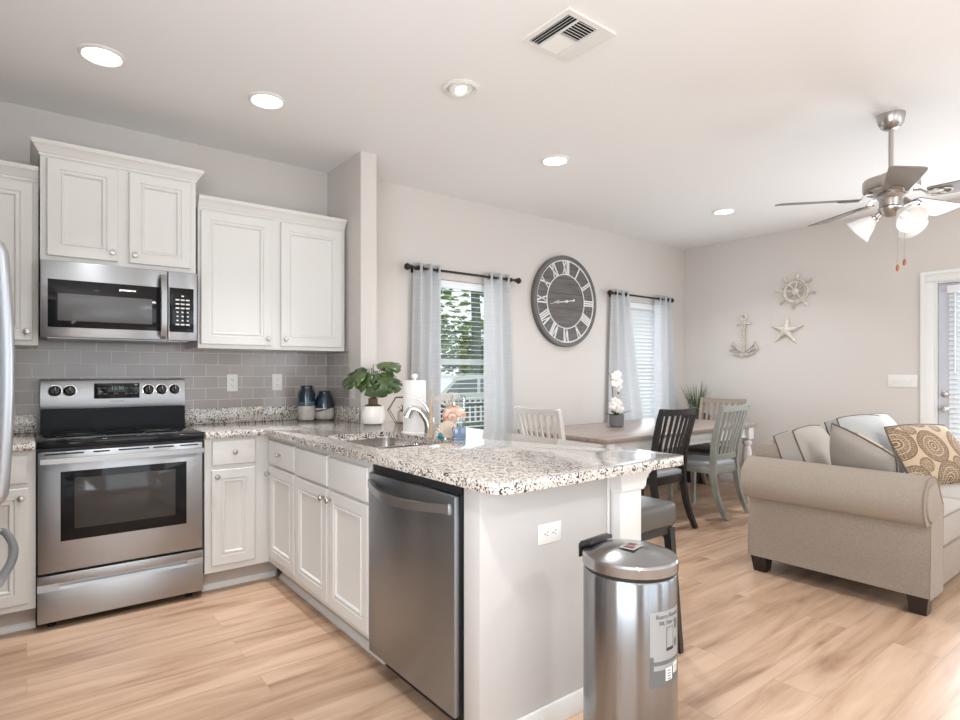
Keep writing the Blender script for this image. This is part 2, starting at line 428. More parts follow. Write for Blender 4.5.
def surf(fn, nu, nv, closed_u=False):
    v = []; f = []; cu = nu if closed_u else nu + 1
    for j in range(nv + 1):
        for i in range(cu): v.append(tuple(fn(i / nu, j / nv)))
    for j in range(nv):
        for i in range(nu):
            i2 = (i + 1) % cu; f.append((j * cu + i, j * cu + i2, (j + 1) * cu + i2, (j + 1) * cu + i))
    return (v, f)

def ball(c, r, sx=1, sy=1, sz=1, n=16):
    return surf(lambda u, v: (c[0] + r * sx * sin(pi * max(.0005, min(.9995, v))) * cos(2 * pi * u), c[1] + r * sy * sin(pi * max(.0005, min(.9995, v))) * sin(2 * pi * u), c[2] - r * sz * cos(pi * v)), n, n // 2 + 2, True)

def textshape(s, size, m, depth=.0004, align='CENTER'):
    cu = bpy.data.curves.new('t', 'FONT'); cu.body = s; cu.size = size; cu.align_x = align; cu.extrude = depth / 2; cu.resolution_u = 2
    o = bpy.data.objects.new('t', cu); COL.objects.link(o)
    bpy.context.view_layer.update()
    dg = bpy.context.evaluated_depsgraph_get(); e = o.evaluated_get(dg); me = e.to_mesh()
    r = ([tuple(m @ v.co) for v in me.vertices], [tuple(p.vertices) for p in me.polygons])
    e.to_mesh_clear(); bpy.data.objects.remove(o); bpy.data.curves.remove(cu)
    return r
TXT = lambda x, y, z: T(x, y, z) @ RX(90)      # upright text read from -y

def build(name, shapes, m, parent=None, smooth=True, ang=35, solid=0.0):
    v = []; f = []
    for s in shapes:
        o = len(v); v += list(s[0]); f += [tuple(i + o for i in q) for q in s[1]]
    me = bpy.data.meshes.new(name); me.from_pydata(v, [], f); me.validate()
    bm = bmesh.new(); bm.from_mesh(me); bmesh.ops.recalc_face_normals(bm, faces=bm.faces); bm.to_mesh(me); bm.free()
    if smooth:
        me.polygons.foreach_set('use_smooth', [True] * len(me.polygons)); me.set_sharp_from_angle(angle=R(ang))
    me.materials.append(m)
    o = bpy.data.objects.new(name, me); COL.objects.link(o)
    if parent is not None: o.parent = parent
    if solid:
        md = o.modifiers.new('thickness', 'SOLIDIFY'); md.thickness = solid; md.offset = 0
    return o

def tag(o, label, cat, group=None):
    o['label'] = label; o['category'] = cat
    if group: o['group'] = group
    return o
def thing(name, label, cat, loc=(0, 0, 0), rz=0, group=None):
    o = bpy.data.objects.new(name, None); COL.objects.link(o); o.empty_display_size = .1
    o.location = loc; o.rotation_euler = (0, 0, R(rz))
    return tag(o, label, cat, group)
def struct(name, shapes, m, parent=None, **k):
    o = build(name, shapes, m, parent, **k)
    if parent is None: o['kind'] = 'structure'
    return o
def ground(o, loc):
    """moves a one-mesh thing's origin to loc"""
    for v in o.data.vertices: v.co -= Vector(loc)
    o.location = loc
    return o
def dup(o, parent=None):
    c = o.copy(); COL.objects.link(c)
    if parent is not None: c.parent = parent
    for ch in list(o.children): dup(ch, c)
    return c

# ================================================================== THE SETTING
CH = 2.743
struct('floor', [box(-.9, 6.4, -3, 4.04, -.08, 0)], FLOOR)
struct('ceiling', [box(-1.05, 6.55, -3.15, 4.2, CH, CH + .1)], CEIL)

def holed(a0, a1, z0, z1, holes):
    """boxes (a, b, z, z) that tile a wall around its openings"""
    out = []; a = a0
    for (h0, h1, k0, k1) in sorted(holes):
        out.append((a, h0, z0, z1))
        if k0 > z0: out.append((h0, h1, z0, k0))
        if k1 < z1: out.append((h0, h1, k1, z1))
        a = h1
    out.append((a, a1, z0, z1)); return out
WIN = [(2.62, 3.48, .65, 2.03), (5.13, 5.99, .65, 2.03)]
DOOR = (.62, 1.54, 0, 2.045)
struct('wall_back_kitchen', [box(-.9, 1.80, 4.04, 4.16, 0, CH)], WALL)
struct('wall_partition', [box(1.80, 1.92, 3.50, 4.16, 0, CH)], WALL)
struct('wall_back_dining', [box(a, b, 3.95, 4.10, c, d) for a, b, c, d in holed(1.92, 6.4, 0, CH, WIN)], WALL)
struct('wall_right', [box(6.4, 6.55, a, b, c, d) for a, b, c, d in holed(-3, 4.10, 0, CH, [DOOR, (-2.6, -.4, .35, 2.35)])], WALL)
struct('wall_left', [box(-1.05, -.9, a, b, c, d) for a, b, c, d in holed(-3, 4.16, 0, CH, [(-1.5, .8, .5, 2.3)])], WALL)
FW = [(-.1, 2.5, .45, 2.45), (3.3, 5.9, .45, 2.45)]
struct('wall_front', [box(a, b, -3.15, -3, c, d) for a, b, c, d in holed(-1.05, 6.55, 0, CH, FW)], WALL)
struct('baseboard_back', [box(1.925, 6.385, 3.935, 3.95, 0, .095, .004)], WHITE)
struct('baseboard_right', [box(6.385, 6.4, 1.64, 3.93, 0, .095, .004), box(6.385, 6.4, -2.98, .52, 0, .095, .004)], WHITE)
struct('baseboard_left', [box(-.9, -.885, -2.98, 1.3, 0, .095, .004)], WHITE)

def window(name, x0, x1, z0, z1):
    fr = struct(name, [box(x0, x1, 4.03, 4.09, z0, z0 + .045), box(x0, x1, 4.03, 4.09, z1 - .045, z1), box(x0, x0 + .045, 4.03, 4.09, z0 + .045, z1 - .045), box(x1 - .045, x1, 4.03, 4.09, z0 + .045, z1 - .045)], VINYL)
    zm = (z0 + z1) / 2
    struct('meeting_rail', [box(x0 + .045, x1 - .045, 4.025, 4.075, zm - .025, zm + .025, .004)], VINYL, fr)
    for a, b in ((z0 + .045, zm - .025), (zm + .025, z1 - .045)):
        struct('pane', [box(x0 + .045, x1 - .045, 4.055, 4.06, a, b)], GLASS, fr)
    struct('window_sill', [box(x0 - .03, x1 + .03, 3.915, 4.03, z0 - .025, z0, .004)], WHITE, fr)
    return fr
for i, wd in enumerate(WIN): window('window_%d' % (i + 1), *wd)
for i, (x0, x1, z0, z1) in enumerate(FW):  # unseen rear windows, added as a source for the fill light
    fr = struct('window_%d' % (i + 3), [box(x0, x1, -3.1, -3.04, z0, z0 + .06), box(x0, x1, -3.1, -3.04, z1 - .06, z1), box(x0, x0 + .06, -3.1, -3.04, z0 + .06, z1 - .06), box(x1 - .06, x1, -3.1, -3.04, z0 + .06, z1 - .06), box((x0 + x1) / 2 - .04, (x0 + x1) / 2 + .04, -3.1, -3.04, z0 + .06, z1 - .06)], VINYL)
    struct('pane', [box(x0 + .06, x1 - .06, -3.075, -3.07, z0 + .06, z1 - .06)], GLASS, fr)

struct('window_6', [box(-1.02, -.96, -1.5, .8, .5, .56), box(-1.02, -.96, -1.5, .8, 2.24, 2.3), box(-1.02, -.96, -1.5, -1.44, .56, 2.24), box(-1.02, -.96, .74, .8, .56, 2.24), box(-1.02, -.96, -.39, -.31, .56, 2.24)], VINYL)  # unseen left window, added to brighten the kitchen fronts
struct('window_5', [box(6.44, 6.5, -2.6, -.4, .35, .41), box(6.44, 6.5, -2.6, -.4, 2.29, 2.35), box(6.44, 6.5, -2.6, -2.54, .41, 2.29), box(6.44, 6.5, -.46, -.4, .41, 2.29), box(6.44, 6.5, -1.54, -1.46, .41, 2.29)], VINYL)  # unseen right window, added to brighten the far end of the room
# tile between counter and wall cabinets, and its return on the partition
struct('trim_1', [box(-.88, 1.80, 4.03, 4.04, .90, 1.46), box(1.79, 1.80, 3.665, 4.03, .90, 1.398)], TILE)

# ------------------------------------------------------------------ door in the right wall
d = struct('door_1', [box(6.435, 6.475, .64, 1.52, .01, .30, .003), box(6.435, 6.475, .64, 1.52, 1.96, 2.03, .003), box(6.435, 6.475, .64, .775, .30, 1.96, .003), box(6.435, 6.475, 1.405, 1.52, .30, 1.96, .003)], DOORP)
struct('lite_frame', [box(6.425, 6.436, .755, .785, .28, 1.98), box(6.425, 6.436, 1.395, 1.425, .28, 1.98), box(6.425, 6.436, .785, 1.395, .28, .31), box(6.425, 6.436, .785, 1.395, 1.95, 1.98)], DOORP, d)
struct('pane', [box(6.452, 6.458, .77, 1.41, .30, 1.96)], GLASS, d)
kn = lambda p, z: lathe(p, (6.435, 1.475, z), 20, RY(-90))
struct('door_handle', [kn([(.030, 0), (.030, .008), (.012, .012), (.011, .03), (.026, .04), (.028, .055), (.018, .066), (.001, .068)], .93)], NICKEL, d)
struct('deadbolt', [kn([(.030, 0), (.030, .010), (.022, .016), (.001, .017)], 1.06), box(6.405, 6.42, 1.469, 1.481, 1.045, 1.075, .003)], NICKEL, d)
struct('trim_2', [box(6.382, 6.4, 1.54, 1.632, 0, 2.045, .005), box(6.382, 6.4, .528, .62, 0, 2.045, .005), box(6.382, 6.4, .528, 1.632, 2.045, 2.137, .005), box(6.376, 6.384, 1.607, 1.635, 0, 2.115), box(6.376, 6.384, .528, 1.635, 2.115, 2.14), box(6.4, 6.48, 1.522, 1.54, 0, 2.045), box(6.4, 6.48, .62, .638, 0, 2.045), box(6.4, 6.48, .638, 1.522, 2.032, 2.045)], WHITE)

# ================================================================== KITCHEN
DPROF = [(0, 0), (0, -.017), (.003, -.020), (.050, -.020), (.054, -.0155), (.060, -.0155), (.063, -.0195), (.070, -.0195), (.076, -.010), (.084, -.009)]
SPROF = [(0, 0), (0, -.013), (.004, -.019), (.008, -.020)]
def knob(x, z, y):
    return lathe([(.009, 0), (.009, .002), (.0055, .004), (.0055, .013), (.013, .018), (.0155, .023), (.013, .028), (.001, .030)], (x, y, z), 18, RX(90))
def put_door(p, x0, x1, z0, z1, kx=None, kz=None, name='door', y=0, prof=DPROF):
    d = build(name, [rings(x0, x1, z0, z1, prof, y)], CAB, p, ang=20)
    if kx is not None: build('knob', [knob(kx, kz, y - .02)], NICKEL, d)['label'] = 'round brushed nickel knob'
    return d
def crown(x0, x1, yf, yb, z, prof, left=True, right=True):
    v = []; f = []
    for (o, h) in prof:
        row = []
        if left: row += [(x0 - o, yb, z + h), (x0 - o, yf - o, z + h)]
        else: row += [(x0, yf - o, z + h)]
        if right: row += [(x1 + o, yf - o, z + h), (x1 + o, yb, z + h)]
        else: row += [(x1, yf - o, z + h)]
        v += row
    n = len(v) // len(prof); k = len(prof)
    for a in range(k - 1):
        for b in range(n - 1): f.append((a * n + b, a * n + b + 1, (a + 1) * n + b + 1, (a + 1) * n + b))
    # closed back and ends
    f.append(tuple(a * n for a in range(k))); f.append(tuple(a * n + n - 1 for a in reversed(range(k))))
    return (v, f)
CPROF = [(0, -.012), (.006, -.012), (.006, 0), (.010, .003), (.013, .009), (.025, .028), (.034, .038), (.037, .040), (.037, .048), (.040, .051), (.040, .060), (0, .060)]

def wall_cabinet(label, x0, x1, yf, z0, z1, doors, lft, rgt, cprof=CPROF, ccut=0.0):
    t = thing('wall_cabinet', label, 'cabinet', (x0, yf, z0))
    W = x1 - x0; H = z1 - z0
    build('carcass', [box(0, W, 0, 4.028 - yf, 0, H)], CAB, t)
    for (a, b, side) in doors:
        kx = (b - .026) if side > 0 else (a + .026)
        put_door(t, a, b, .024, H - .024, kx, .068)
    build('crown_moulding', [crown(0, W, 0, 4.028 - yf, H, cprof, lft, rgt)], CAB, t, ang=20)
    return t
wall_cabinet('white wall cabinet with one door showing, between refrigerator and microwave', -.88, .048, 3.70, 1.392, 2.248, [(.02, .43, 1), (.47, .905, 1)], False, False)
wall_cabinet('raised white double-door wall cabinet directly above the microwave', .055, .797, 3.65, 1.832, 2.380, [(.028, .343, 1), (.397, .712, -1)], True, True)
wall_cabinet('white double-door wall cabinet above the two dark vases', .82, 1.776, 3.70, 1.398, 2.250, [(.014, .440, 1), (.500, .930, -1)], False, False)

# ------------------------------------------------------------------ base cabinets
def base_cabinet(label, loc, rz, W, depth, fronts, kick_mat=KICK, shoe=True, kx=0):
    t = thing('base_cabinet', label, 'cabinet', loc, rz)
    build('carcass', [box(0, W, 0, .02, .115, .875), box(0, .02, .02, depth, .115, .875), box(W - .02, W, .02, depth, .115, .875), box(.02, W - .02, .02, depth, .115, .135)], CAB, t)
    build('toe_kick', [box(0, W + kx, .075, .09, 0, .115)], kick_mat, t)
    if shoe: build('shoe_moulding', [prism([(.075, 0), (.058, 0), (.059, .012), (.066, .024), (.075, .03)], 'x', 0, W + kx * .78)], CAB, t)
    for fr in fronts:
        kind, a, b, z0, z1, kx, kz = fr
        put_door(t, a, b, z0, z1, kx, kz, kind, 0, DPROF if kind == 'door' else SPROF)
    return t
base_cabinet('white base cabinet between the refrigerator and the range', (-.88, 3.45, 0), 0, .915, .56,
             [('drawer', .42, .885, .722, .858, .65, .79), ('door', .42, .885, .148, .700, .857, .655)])
base_cabinet('white base cabinet with one drawer and door, just beside the range', (.80, 3.45, 0), 0, .365, .56,
             [('drawer', .037, .278, .722, .862, .157, .795), ('door', .034, .275, .155, .697, .060, .660)], kx=.075)
Yp = 3.45
base_cabinet('narrow white peninsula cabinet next to the inside corner', (1.165, Yp - .005, 0), -90, .448, .56,
             [('drawer', .035, .438, .712, .854, .24, .785), ('door', .042, .436, .162, .698, .012 + .05, .655)])
base_cabinet('wide white sink cabinet with twin doors under the sink', (1.165, 2.995, 0), -90, .828, .56,
             [('false_front', .007, .411, .705, .852, None, None), ('false_front', .434, .822, .703, .850, None, None),
              ('door', .007, .413, .150, .693, .386, .650), ('door', .436, .826, .145, .690, .463, .650)])

# ------------------------------------------------------------------ peninsula end: half wall, panel and post
t = thing('peninsula_end', 'white end panel and post carrying the bar overhang, behind the trash can', 'end panel', (1.165, 1.44, 0))
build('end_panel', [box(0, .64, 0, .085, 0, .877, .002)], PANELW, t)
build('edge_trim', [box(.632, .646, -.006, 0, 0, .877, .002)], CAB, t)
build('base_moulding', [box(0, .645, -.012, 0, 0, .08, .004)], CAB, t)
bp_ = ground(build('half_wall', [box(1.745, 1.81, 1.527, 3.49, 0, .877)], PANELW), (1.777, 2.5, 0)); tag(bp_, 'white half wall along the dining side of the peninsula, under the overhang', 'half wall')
ps = build('post', [box(.655, .788, -.046, .10, 0, .800, .003), box(.655 - .004, .792, -.052, .104, 0, .11, .004)], CAB, t)
build('post_capital', [prism([(.640, .877), (.648, .800), (.795, .800), (.80, .812), (.802, .826), (.815, .845), (.832, .855), (.840, .862), (.842, .877)], 'y', -.06, .115), box(.650, .797, -.055, .108, .790, .802, .003)], CAB, ps, ang=25)

# ------------------------------------------------------------------ countertops
def arc(cx, cy, r, a0, a1, n=8): return [(cx + r * cos(R(a0 + (a1 - a0) * i / n)), cy + r * sin(R(a0 + (a1 - a0) * i / n))) for i in range(n + 1)]
SX0, SX1, SY0, SY1 = 1.25, 1.66, 2.23, 2.88
outer = [(.80, 4.028), (.80, 3.42), (1.105, 3.42)] + arc(1.105, 3.395, .025, 90, 0, 4)[1:] + arc(1.20, 1.38, .07, 180, 270) + arc(2.10, 1.36, .05, 270, 360) + [(2.15, 3.49), (1.79, 3.49), (1.79, 4.028)]
rr = .05
hole = arc(SX0 + rr, SY0 + rr, rr, 180, 270, 5) + arc(SX1 - rr, SY0 + rr, rr, 270, 360, 5) + arc(SX1 - rr, SY1 - rr, rr, 0, 90, 5) + arc(SX0 + rr, SY1 - rr, rr, 90, 180, 5)
ct = thing('countertop', 'long L-shaped speckled granite countertop with sink cutout and bar overhang', 'countertop', (1.2, 3.0, .877), group='granite countertops')
ctop = build('slab', [xf(bev(plate(outer, [hole], .879, .914), .004, 2, 50), T(-1.2, -3.0, -.877))], GRANITE, ct)
build('backsplash_strip', [xf(box(.80, 1.79, 4.008, 4.029, .914, 1.015, .002), T(-1.2, -3, -.877)), xf(box(1.768, 1.789, 3.50, 4.008, .914, 1.015, .002), T(-1.2, -3, -.877))], GRANITE, ct)
ct = thing('countertop', 'short granite countertop left of the range, by the refrigerator', 'countertop', (-.4, 3.7, .877), group='granite countertops')
build('slab', [xf(box(-.88, .034, 3.42, 4.028, .879, .914, .004), T(.4, -3.7, -.877))], GRANITE, ct)
build('backsplash_strip', [xf(box(-.88, .045, 4.008, 4.029, .914, 1.015, .002), T(.4, -3.7, -.877))], GRANITE, ct)

# ------------------------------------------------------------------ sink and faucet
t = thing('kitchen_sink', 'stainless double-bowl sink set under the granite countertop', 'sink', (1.455, 2.555, .68))
def bowl(x0, x1, y0, y1):
    def rr_(o, r): return arc(x0 + o + r, y0 + o + r, r, 180, 270, 4) + arc(x1 - o - r, y0 + o + r, r, 270, 360, 4) + arc(x1 - o - r, y1 - o - r, r, 0, 90, 4) + arc(x0 + o + r, y1 - o - r, r, 90, 180, 4)
    lv = [(-.012, .05, .199), (0, .05, .199), (0, .05, .190), (.006, .05, .03), (.02, .05, .008), (.05, .04, 0)]
    v = []; f = []; n = 20
    for o, r, z in lv: v += [(x, y, z) for x, y in rr_(o, r)]
    for k in range(len(lv) - 1):
        for i in range(n): j = (i + 1) % n; f.append((k * n + i, k * n + j, (k + 1) * n + j, (k + 1) * n + i))
    f.append(tuple((len(lv) - 1) * n + i for i in range(n)))
    return (v, f)
hx0, hx1, hy0, hy1 = SX0 - 1.455 - .003, SX1 - 1.455 + .003, SY0 - 2.555 - .003, SY1 - 2.555 + .003
build('basin', [bowl(hx0, hx1, -.02, hy1)], SINK, t, solid=.0015, ang=40)
build('basin', [bowl(hx0, hx1, hy0, -.045)], SINK, t, solid=.0015, ang=40)
for yy in (.15, -.19): build('drain', [lathe([(.045, .001), (.045, .004), (.03, .003), (.001, .002)], (0, yy, 0), 20)], CHROME, t)

t = thing('kitchen_faucet', 'brushed metal pull-out faucet with tall curved lever, behind the sink', 'faucet', (1.738, 2.584, .914))
build('base', [lathe([(.030, 0), (.030, .006), (.026, .012)], n=24)], CHROME, t)
build('body', [tube([(0, 0, .008), (0, 0, .04), (-.006, .005, .075), (-.026, .020, .112), (-.045, .030, .135)], [.027, .0255, .023, .020, .016], 16)], NICKEL, t)
build('spray_head', [tube([(-.040, .027, .128), (-.062, .043, .142), (-.078, .054, .140), (-.092, .063, .118), (-.099, .068, .098)], [.0175, .018, .020, .022, .024], 18)], CHROME, t)
build('lever', [tube([(.012, -.008, .055), (.010, -.008, .09), (.000, -.002, .125), (-.015, .008, .158), (-.040, .026, .188), (-.072, .048, .204)], [.015, .016, .013, .009, .006, .004], 12)], CHROME, t)

# ------------------------------------------------------------------ dishwasher
t = thing('dishwasher', 'stainless dishwasher with bowed handle in the peninsula', 'dishwasher', (1.165, 2.150, 0), -90)
build('tub', [box(0, .622, .012, .58, .10, .873), box(.006, .616, -.004, .012, .840, .872)], BLACK, t)
build('door', [box(.004, .608, -.026, .011, .095, .838, .006)], DARKSTEEL, t)
build('handle', [sweep([(.018 + .565 * i / 16, -.030 - .058 * sin(pi * i / 16), .793 - .014 * sin(pi * i / 16)) for i in range(17)], .032, .013, (0, 0, 1)), box(.016, .040, -.034, -.024, .772, .805, .003), box(.562, .586, -.034, -.024, .772, .805, .003)], STEEL, t, ang=50)
build('kick_plate', [box(0, .622, .06, .075, 0, .10)], BLACK, t)

# ------------------------------------------------------------------ range
t = thing('range', 'freestanding stainless electric range with black glass cooktop', 'range', (.038, 3.43, 0))
build('body', [box(.002, .748, .028, .575, .03, .885)], BLACK, t)
build('cooktop', [box(-.001, .752, -.012, .56, .880, .919, .007)], BLACKGLASS, t)
for (x, y, r) in ((.19, .14, .105), (.56, .14, .085), (.19, .39, .078), (.56, .39, .10)):
    build('burner_ring', [tube([(x + r * cos(2 * pi * i / 32), y + r * sin(2 * pi * i / 32), .9193) for i in range(32)], .0012, 4, True)], BURNER, t)
dr = build('oven_door', [box(.005, .745, -.012, .026, .277, .866, .006)], STEEL, t)
build('window_border', [box(.094, .662, -.0145, -.011, .425, .765, .001)], BLACKGLASS, dr)
build('window_glass', [box(.150, .606, -.0155, -.013, .480, .728, .001)], OVENGLASS, dr)
build('handle', [sweep([(.012 + .726 * i / 20, -.066 - .006 * sin(pi * i / 20), .826) for i in range(21)], .026, .014, (0, 0, 1)), box(.012, .04, -.064, -.008, .815, .837, .003), box(.708, .738, -.064, -.008, .815, .837, .003)], STEEL, dr, ang=50)
build('door_shade_slits', [box(a, b, -.0128, -.011, .850, .857) for a, b in ((.03, .19), (.23, .30), (.34, .48), (.50, .60), (.63, .72))], SHADOWB, dr)  # dark strips standing in for the shade along the handle's top
dw = build('drawer', [box(.002, .748, -.012, .026, .038, .195, .005), box(.002, .748, -.012, .026, .222, .266, .003), box(.002, .090, -.012, .026, .190, .228), box(.665, .748, -.012, .026, .190, .228)], STEEL, t)
build('drawer_pull', [box(.090, .665, .002, .012, .190, .226), prism([(-.012, .190), (.004, .190), (.004, .196), (-.010, .206)], 'x', .09, .665)], STEEL, dw)
build('foot', [lathe([(.018, 0), (.018, .01), (.010, .012), (.010, .032)], (.06, .06, 0), 14)], BLACK, t)
build('foot', [lathe([(.018, 0), (.018, .01), (.010, .012), (.010, .032)], (.69, .06, 0), 14)], BLACK, t)
bg = build('backguard', [prism([(.525, 1.043), (.570, 1.035), (.575, 1.210), (.540, 1.212), (.532, 1.200), (.518, 1.065)], 'x', .022, .762)], STEEL, t)
build('lower_panel', [prism([(.520, .917), (.570, .917), (.570, 1.040), (.524, 1.040)], 'x', .022, .762)], ENAMEL, bg)
for x in (.089, .158, .556, .628, .701):
    k = build('control_knob', [lathe([(.030, 0), (.030, .003), (.026, .005), (.025, .016), (.020, .022), (.001, .0225)], (x, .519, 1.146), 24, RX(86)), box(x - .0045, x + .0045, .486, .500, 1.125, 1.172, .002)], BLACK, bg)
    build('knob_ring', [lathe([(.034, 0), (.034, .002), (.029, .003)], (x, .5235, 1.146), 24, RX(86), cap0=False, cap1=False)], CHROME, k)
    build('knob_pointer', [box(x - .0012, x + .0012, .4855, .4865, 1.150, 1.170)], WHITEINK, k)
M0 = T(0, 0, 0)
dp = build('display', [box(.275, .508, .5135, .530, 1.098, 1.187, .002)], BLACKGLASS, bg)
build('clock_digits', [textshape('12:30', .030, TXT(.392, .5130, 1.150))], LCD, dp)
build('key_marks', [box(x, x + w_, .5128, .5137, z, z + .007) for z in (1.155, 1.122) for x, w_ in ((.291, .020), (.318, .020), (.430, .020), (.458, .016), (.480, .018))] + [box(.375, .395, .5128, .5137, 1.124, 1.130)], GREYINK, dp)
build('maker_name', [textshape('FRIGIDAIRE', .0135, TXT(.392, .5195, 1.075))], GREYINK, bg)

# ------------------------------------------------------------------ microwave
t = thing('microwave', 'stainless over-the-range microwave with black keypad', 'microwave', (.055, 3.62, 1.434))
build('case', [box(.002, .738, .022, .405, .004, .392)], BLACK, t)
dd = build('door', [box(0, .583, -.020, .020, 0, .392, .005)], STEEL, t)
build('door_glass', [box(.030, .548, -.0225, -.019, .050, .296, .001)], BLACKGLASS, dd)
build('window_screen', [box(.072, .505, -.0235, -.0215, .085, .225, .001)], MESHGLASS, dd)
build('maker_plate', [box(.345, .425, -.0245, -.022, .258, .268, .0008)], CHROME, dd)
build('handle', [sweep([(.560, -.022, .012), (.560, -.046, .03), (.560, -.056, .10), (.560, -.058, .19), (.560, -.056, .27), (.560, -.046, .345), (.560, -.022, .362)], .028, .014)], STEEL, dd, ang=50)
cpn = build('control_panel', [box(.586, .740, -.020, .020, 0, .392, .005)], STEEL, t)
kp = build('keypad', [box(.592, .720, -.0225, -.019, .048, .300, .001)], BLACKGLASS, cpn)
ks = []
for r_ in range(7):
    for c_ in range(3):
        ww = .020 if r_ in (0, 1, 2, 6) else .010
        ks.append(box(.634 + c_ * .027 - ww / 2, .634 + c_ * .027 + ww / 2, -.0232, -.0222, .228 - r_ * .0235, .236 - r_ * .0235))
ks.append(box(.655, .668, -.0232, -.0222, .250, .258))
build('key_marks', ks, WHITEINK, kp)
build('underside_vent', [box(.03, .70, .02, .38, -.006, .004)], DARKSTEEL, t)

# ------------------------------------------------------------------ refrigerator
t = thing('refrigerator', 'stainless french-door refrigerator, only its bowed handles in view', 'refrigerator', (-.10, 1.96, 0), 90)
# local x -> world +y, local y -> world -x, so the front (local -y) faces +x
build('cabinet', [box(0, .91, .075, .74, .02, 1.76, .006)], PALEMETAL, t)
build('door', [box(.003, .452, 0, .07, .74, 1.75, .012, 3)], PALEMETAL, t)
build('door', [box(.458, .907, 0, .07, .74, 1.75, .012, 3)], PALEMETAL, t)
build('freezer_drawer', [box(.003, .907, 0, .07, .06, .73, .012, 3)], PALEMETAL, t)
for x in (.415, .495):
    build('handle', [tube([(x, -.002, .83), (x, -.024, .85)] + [(x, -.030 - .016 * sin(pi * i / 12), .86 + .78 * i / 12) for i in range(13)] + [(x, -.024, 1.655), (x, -.002, 1.675)], .024, 14)], PALEMETAL, t)
build('handle', [tube([(.10, -.002, .655), (.115, -.030, .655)] + [(.12 + .67 * i / 12, -.034 - .032 * sin(pi * i / 12), .655) for i in range(13)] + [(.795, -.030, .655), (.81, -.002, .655)], .013, 12)], PALEMETAL, t)
build('foot', [box(.05, .10, .10, .15, 0, .022)], BLACK, t); build('foot', [box(.81, .86, .10, .15, 0, .022)], BLACK, t)

# ------------------------------------------------------------------ outlets and switches
def outlet(label, loc, rz, horizontal=False, gfci=False):
    t = thing('power_outlet', label, 'outlet', loc, rz)
    m = RY(90) if horizontal else Matrix()
    build('cover_plate', [xf(box(-.036, .036, -.006, 0, -.058, .058, .003), m)], PLASTW, t)
    r = []
    for s in (-.02, .02):
        r.append(xf(bev(xf(lathe([(.0165, 0), (.0165, .002)], n=24), RX(90)), .0004, 1), m @ T(0, -.0058, s)))
    build('receptacle', r, PLASTW, t)
    h = []
    for s in (-.02, .02):
        h += [xf(box(-.0072, -.0052, -.0084, -.0075, s, s + .009), m), xf(box(.0048, .0068, -.0084, -.0075, s, s + .007), m), xf(box(-.0022, .0022, -.0084, -.0075, s - .010, s - .005), m)]
    build('slots', h, INK, t)
    return t
outlet('white outlet plate on grey tile, first to the right of the range', (1.109, 4.029, 1.18), 0)
outlet('white outlet plate on grey tile, above the taller dark vase', (1.416, 4.029, 1.182), 0)
outlet('white outlet on partition edge behind the leafy potted plant', (1.7995, 3.62, 1.13), -90)
outlet('white horizontal outlet on peninsula end panel above trash can shadow', (1.480, 1.4395, .685), 0, True)
t = thing('light_switch_plate', 'white four-gang switch plate on wall beside the door', 'light switch', (6.3995, 1.771, 1.171), -90)
build('cover_plate', [box(-.112, .112, -.007, 0, -.058, .058, .003)], PLASTW, t)
for i in range(4): build('switch_toggle', [box(-.074 + .046 * i, -.064 + .046 * i, -.016, -.006, -.012, .010, .002)], PLASTW, t)

# ================================================================== CEILING FIXTURES
def downlight(label, x, y, group='lit ceiling downlights', power=LAMP_W):
    t = thing('recessed_downlight', label, 'ceiling light', (x, y, CH), group=group)
    build('trim_ring', [lathe([(.098, -.001), (.098, -.005), (.084, -.012), (.080, -.008), (.080, -.001)], n=36, cap0=False, cap1=False)], PLASTW, t)
    build('lens', [lathe([(.081, -.0075), (.06, -.011), (.001, -.012)], n=32)], LIGHTON, t)
    area('lamp', (0, 0, -.02), (0, 0, 0), .15, .15, power, LAMP_C, 'DISK', t, 180 if power == 32 else (60 if power == 3.2 else 125))
    return t
downlight('lit recessed downlight above the range, nearest the refrigerator', .283, 3.172, power=3.2)
downlight('lit recessed downlight on ceiling above the inside corner of the counter', 1.052, 3.152, power=3.2)
downlight('lit recessed downlight on ceiling in front of the wall clock', 2.968, 2.829)
downlight('lit recessed downlight on ceiling over the dining table end, nearest the far corner', 5.159, 2.787)
for x, y, p_, where in ((2.95, -1.0, 32, 'over the living area, nearest the trash can'), (5.1, -1.0, 6, 'added out of view over the living area, beyond the sofa front'), (.35, .75, 15, 'added out of view over the open kitchen floor, before the dishwasher'), (.35, -1.2, 8, 'added out of view over the open floor farthest from the range')):  # unseen fill lamps added; the one nearest the trash can follows its shadow
    downlight('lit recessed downlight ' + where, x, y, power=p_)
t = thing('gimbal_downlight', 'unlit round eyeball light in the ceiling between downlights and vent', 'ceiling light', (1.821, 2.408, CH))
build('trim_ring', [lathe([(.098, -.001), (.098, -.006), (.082, -.014), (.074, -.010), (.068, -.002)], n=36, cap0=False, cap1=False)], PLASTW, t)
build('eyeball', [xf(lathe([(.064, -.002), (.062, -.010), (.052, -.016), (.040, -.016), (.034, -.008)], n=28, cap1=False), RX(-14))], PLASTW, t)
build('bulb', [xf(lathe([(.032, -.009), (.028, -.014), (.001, -.016)], n=20), RX(-14))], LIGHTDIM, t)

